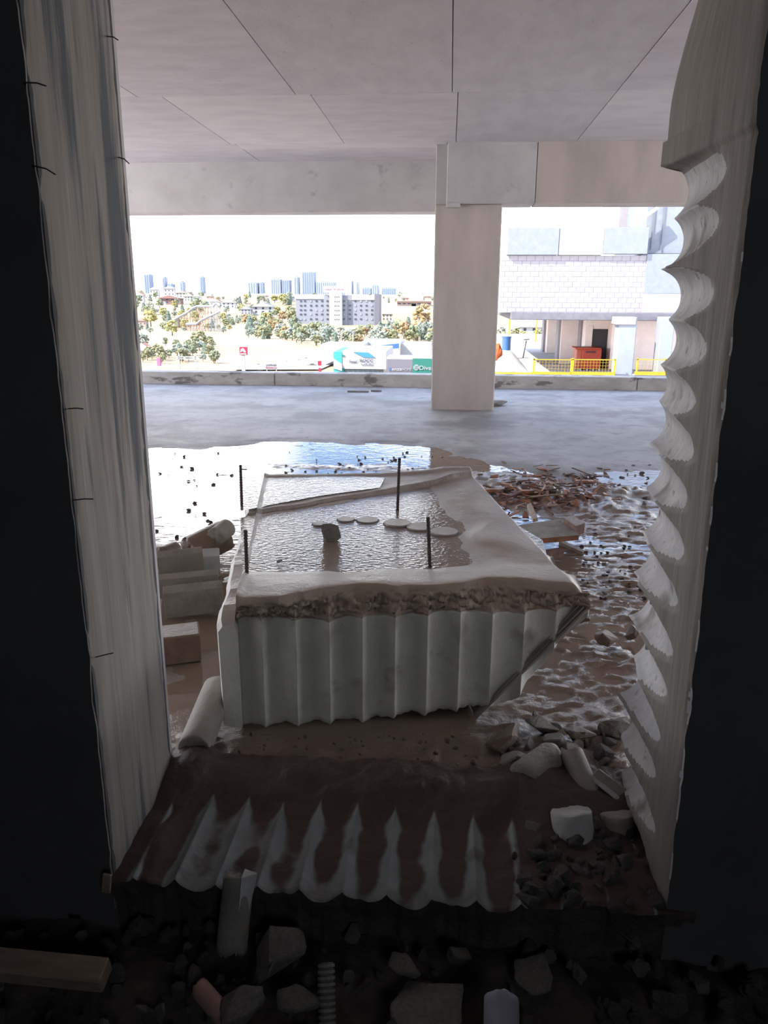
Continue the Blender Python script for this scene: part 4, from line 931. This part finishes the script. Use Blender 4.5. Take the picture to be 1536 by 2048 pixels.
car(516, 733, 13, M['white'], 'white car on the road left of the white hoarding'); car(573, 726, 10, M['white'], 'white car right of the white hoarding'); car(580, 722, 8, pc('silver', (.5, .5, .53)), 'silver car behind the white one')
car(597, 723, 9, pc('dark_car', (.14, .14, .18)), 'dark car on the road bend'); car(611, 720, 10, pc('red_car', (.6, .1, .14)), 'red car at the far end of the row'); car(623, 734, 18, pc('olive_car', (.34, .33, .24)), 'long olive vehicle near the red banner'); car(632, 733, 5, dk, 'tiny dark car by the olive vehicle')
car(502, 664, 10, M['white'], 'white car on the upper track among trees'); car(520, 742, 10, M['white'], 'white car close behind the kerb')
rd = MB(); qs = [G(470, 742), G(560, 742), G(640, 742), G(690, 720), G(620, 716), G(540, 728), G(470, 738)]; rd.add([p+Vector((0, 0, .25)) for p in qs], [tuple(range(7))]); tag(rd.build('road', pc('bright_road', (.62, .60, .60))), kind='structure')
sY = 135.
rs = empty('red_sign', P(486, 745, Y=sY)); tag(rs, 'square red sign with a white emblem on a tall white pole', 'sign')
pbox(479, 694, 494, 710, sY, .5, 'panel', pc('sign_red', (.62, .03, .10), .5), rs); pbox(483, 710, 489.5, 748, sY+.1, .4, 'pole', M['white'], rs)
e = MB(); off = parent_world(rs); pp = [P(a, b, Y=sY-.06)-off for a, b in ((480.5, 704), (481.5, 698), (486, 696), (490, 700), (492, 705), (488, 705), (485, 701.5), (483, 704))]; e.add(pp+[p+Vector((0, .05, 0)) for p in pp], [tuple(range(8))]+[(i, 8+i, 8+(i+1) % 8, (i+1) % 8) for i in range(8)]); e.build('emblem', M['white'], rs)
pbox(480, 706.8, 492.5, 709, sY-.06, .06, 'caption_strip', M['white'], rs)
hs = empty('white_hoarding', P(542, 745, Y=sY)); tag(hs, 'white roadside hoarding with grey lettering and a red line', 'sign')
pbox(529, 725, 557, 739, sY, .3, 'panel', M['white'], hs); text('JASPINER', 532, 732, 4, sY-.05, pc('grey_letters', (.25, .26, .3)), hs, wpx=22); text('SHOWROOM', 531, 737, 3, sY-.05, pc('pink_letters', (.65, .05, .2)), hs, wpx=23)
for x in (533, 552): pbox(x, 739, x+1.5, 748, sY+.1, .2, 'leg', M['white'], hs)
bn = empty('red_banner', P(640, 748, Y=sY)); tag(bn, 'narrow red double banner on a post beside the shop', 'banner')
pbox(635.5, 722, 643, 731, sY, .1, 'flag', pc('banner_red', (.65, .05, .1)), bn); pbox(637, 736, 642.5, 743, sY, .1, 'flag', pc('banner_red2', (.6, .05, .12)), bn); pbox(639, 720, 640.3, 748, sY+.12, .12, 'post', M['white'], bn)
gt = empty('wooden_goal_frame', P(372, 722, Y=150)); tag(gt, 'long pale wooden gate frame at the field edge', 'gate'); pbox(352, 713, 392, 715, 150, .3, 'beam', M['white'], gt); pbox(352, 717, 392, 718.5, 150, .3, 'beam', M['white'], gt)
for x in (357, 390): pbox(x, 706, x+2, 740, 150, .3, 'post', M['white'], gt)
fg = pbox(314, 716, 320, 732, 150, .6, 'pink_stall', pc('pink_magenta', (.7, .25, .5))); tag(fg, 'small pink and purple stall at the left field edge', 'stall')
for i, (px, y0, y1) in enumerate(((683, 664, 690), (706, 664, 692), (735, 671, 690), (752, 672, 690), (761, 664, 690), (838, 660, 684), (302, 600, 622), (498, 640, 664))):
    p = G(px, y1); k = (p-Vector((0, 0, H))).dot(_fw)/F; o = MB().tube((0, 0, 0), (0, 0, (y1-y0)*k), .22, .12, 6).tube((0, 0, (y1-y0)*k), (1.6, 0, (y1-y0)*k+.3), .12, .1, 5).build('lamp_post', M['white'], loc=p); tag(o, 'thin white lamp post before the distant trees', 'lamp post', 'lamp posts along the valley road')
# white shop with ROCC lettering
cy = pc('cyan_panel', (.10, .62, .60)); nv_ = pc('navy_letters', (.03, .10, .20)); gr_ = pc('shop_grey', (.30, .29, .34)); gn = pc('shop_green', (.05, .30, .24)); gl = pc('shop_glass', (.20, .28, .32), .3)
shp = empty('white_shop', P(725, 748, Y=130)); tag(shp, 'white showroom with navy lettering, cyan side panel and blue stripe', 'shop'); Y0 = 130.
pbox(684, 703, 772, 738, Y0, 16, 'facade', M['white'], shp); pbox(667, 704, 684, 752, Y0-.1, 12, 'cyan_side', cy, shp)
e = MB(); off = parent_world(shp); pp = [P(a, b, Y=Y0-.25)-off for a, b in ((667, 717), (684, 728), (684, 742), (667, 737))]; e.add(pp, [(0, 1, 2, 3)][::1]); e.build('white_stripe', M['white'], shp)
pbox(684, 738, 767, 752, Y0+.3, 15, 'glazing', gl, shp); pbox(684, 736, 688, 752, Y0-.05, .4, 'corner_post', pc('teal_post', (.05, .35, .33)), shp)
for i in range(7): pbox(696+i*10, 738, 697+i*10, 752, Y0+.2, .1, 'mullion', M['pale'], shp)
e = MB(); pp = [P(a, b, Y=Y0-.12)-off for a, b in ((706, 704), (737, 705), (751, 715.5), (728, 715))]; e.add(pp+[p+Vector((0, .1, 0)) for p in pp], [(0, 1, 2, 3)[::-1], (4, 5, 6, 7), (0, 4, 5, 1), (1, 5, 6, 2), (2, 6, 7, 3), (3, 7, 4, 0)]); e.build('blue_stripe', pc('stripe_blue', (.10, .42, .80)), shp)
pbox(684, 710, 689, 713, Y0-.15, .15, 'green_badge', gn, shp)
text('ROCC', 719, 724.6, 6.6, Y0-.12, nv_, shp, wpx=27); text('GARDEN', 722, 730.6, 3, Y0-.12, nv_, shp, wpx=25); text('Sutaf', 697, 725.5, 5.5, Y0-.12, nv_, shp, wpx=18, font_shear=.35)
bk = empty('blue_roofed_hall', P(760, 712, Y=170)); tag(bk, 'white hall with a bright blue glazed roof edge behind the shops', 'building')
pbox(722, 684, 800, 716, 172, 14, 'hall_wall', M['white'], bk); pbox(640, 690, 725, 722, 160, 12, 'hall_wing', M['white'], bk)
e = MB(); off = parent_world(bk); pp = [P(a, b, Y=168)-off for a, b in ((735, 694), (797.5, 687), (797.5, 696.5), (735, 701.5))]; e.add(pp+[p+Vector((0, .8, 0)) for p in pp], [(0, 1, 2, 3)[::-1], (4, 5, 6, 7), (0, 4, 5, 1), (1, 5, 6, 2), (2, 6, 7, 3), (3, 7, 4, 0)]); e.build('blue_glazing', pc('roof_blue', (.10, .25, .62)), bk)
pbox(746, 704, 777, 710, 167.8, .4, 'window_band', pc('band_grey', (.45, .47, .53)), bk); pbox(800, 688, 862, 714, 175, 10, 'hall_annex', M['white'], bk)
sg = empty('grey_green_shopfront', P(830, 748, Y=122)); tag(sg, 'long shopfront band, grey half lettered enza HOME, green half lettered Divan', 'shop')
pbox(774, 719, 825, 752, 122, 6, 'grey_fascia', gr_, sg); pbox(825, 717.5, 905, 752, 122, 6, 'green_fascia', gn, sg); pbox(773, 716, 905, 719, 122.2, 6, 'coping', M['white'], sg)
text('enza', 783, 741, 6.2, 121.9, M['white'], sg, wpx=20); text('HOME', 804, 741, 5, 121.9, pc('pale_letters', (.6, .6, .66)), sg, wpx=18); text('II', 777, 741.5, 6.5, 121.9, pc('blue_letters', (.1, .3, .7)), sg, wpx=4); text('Divan', 838, 739.5, 8, 121.9, M['white'], sg, wpx=29)
c = P(832.5, 735, Y=121.9)-parent_world(sg); MB().tube(c, c+Vector((0, .05, 0)), .44, n=24).build('globe_logo', M['white'], sg)
for k in (-1, 0, 1): MB().box((c.x-.36, c.y-.03, c.z+k*.2-.025), (c.x+.36, c.y, c.z+k*.2+.025)).build('globe_line', gn, sg); MB().box((c.x+k*.2-.02, c.y-.03, c.z-.36), (c.x+k*.2+.02, c.y, c.z+.36)).build('globe_line', gn, sg)
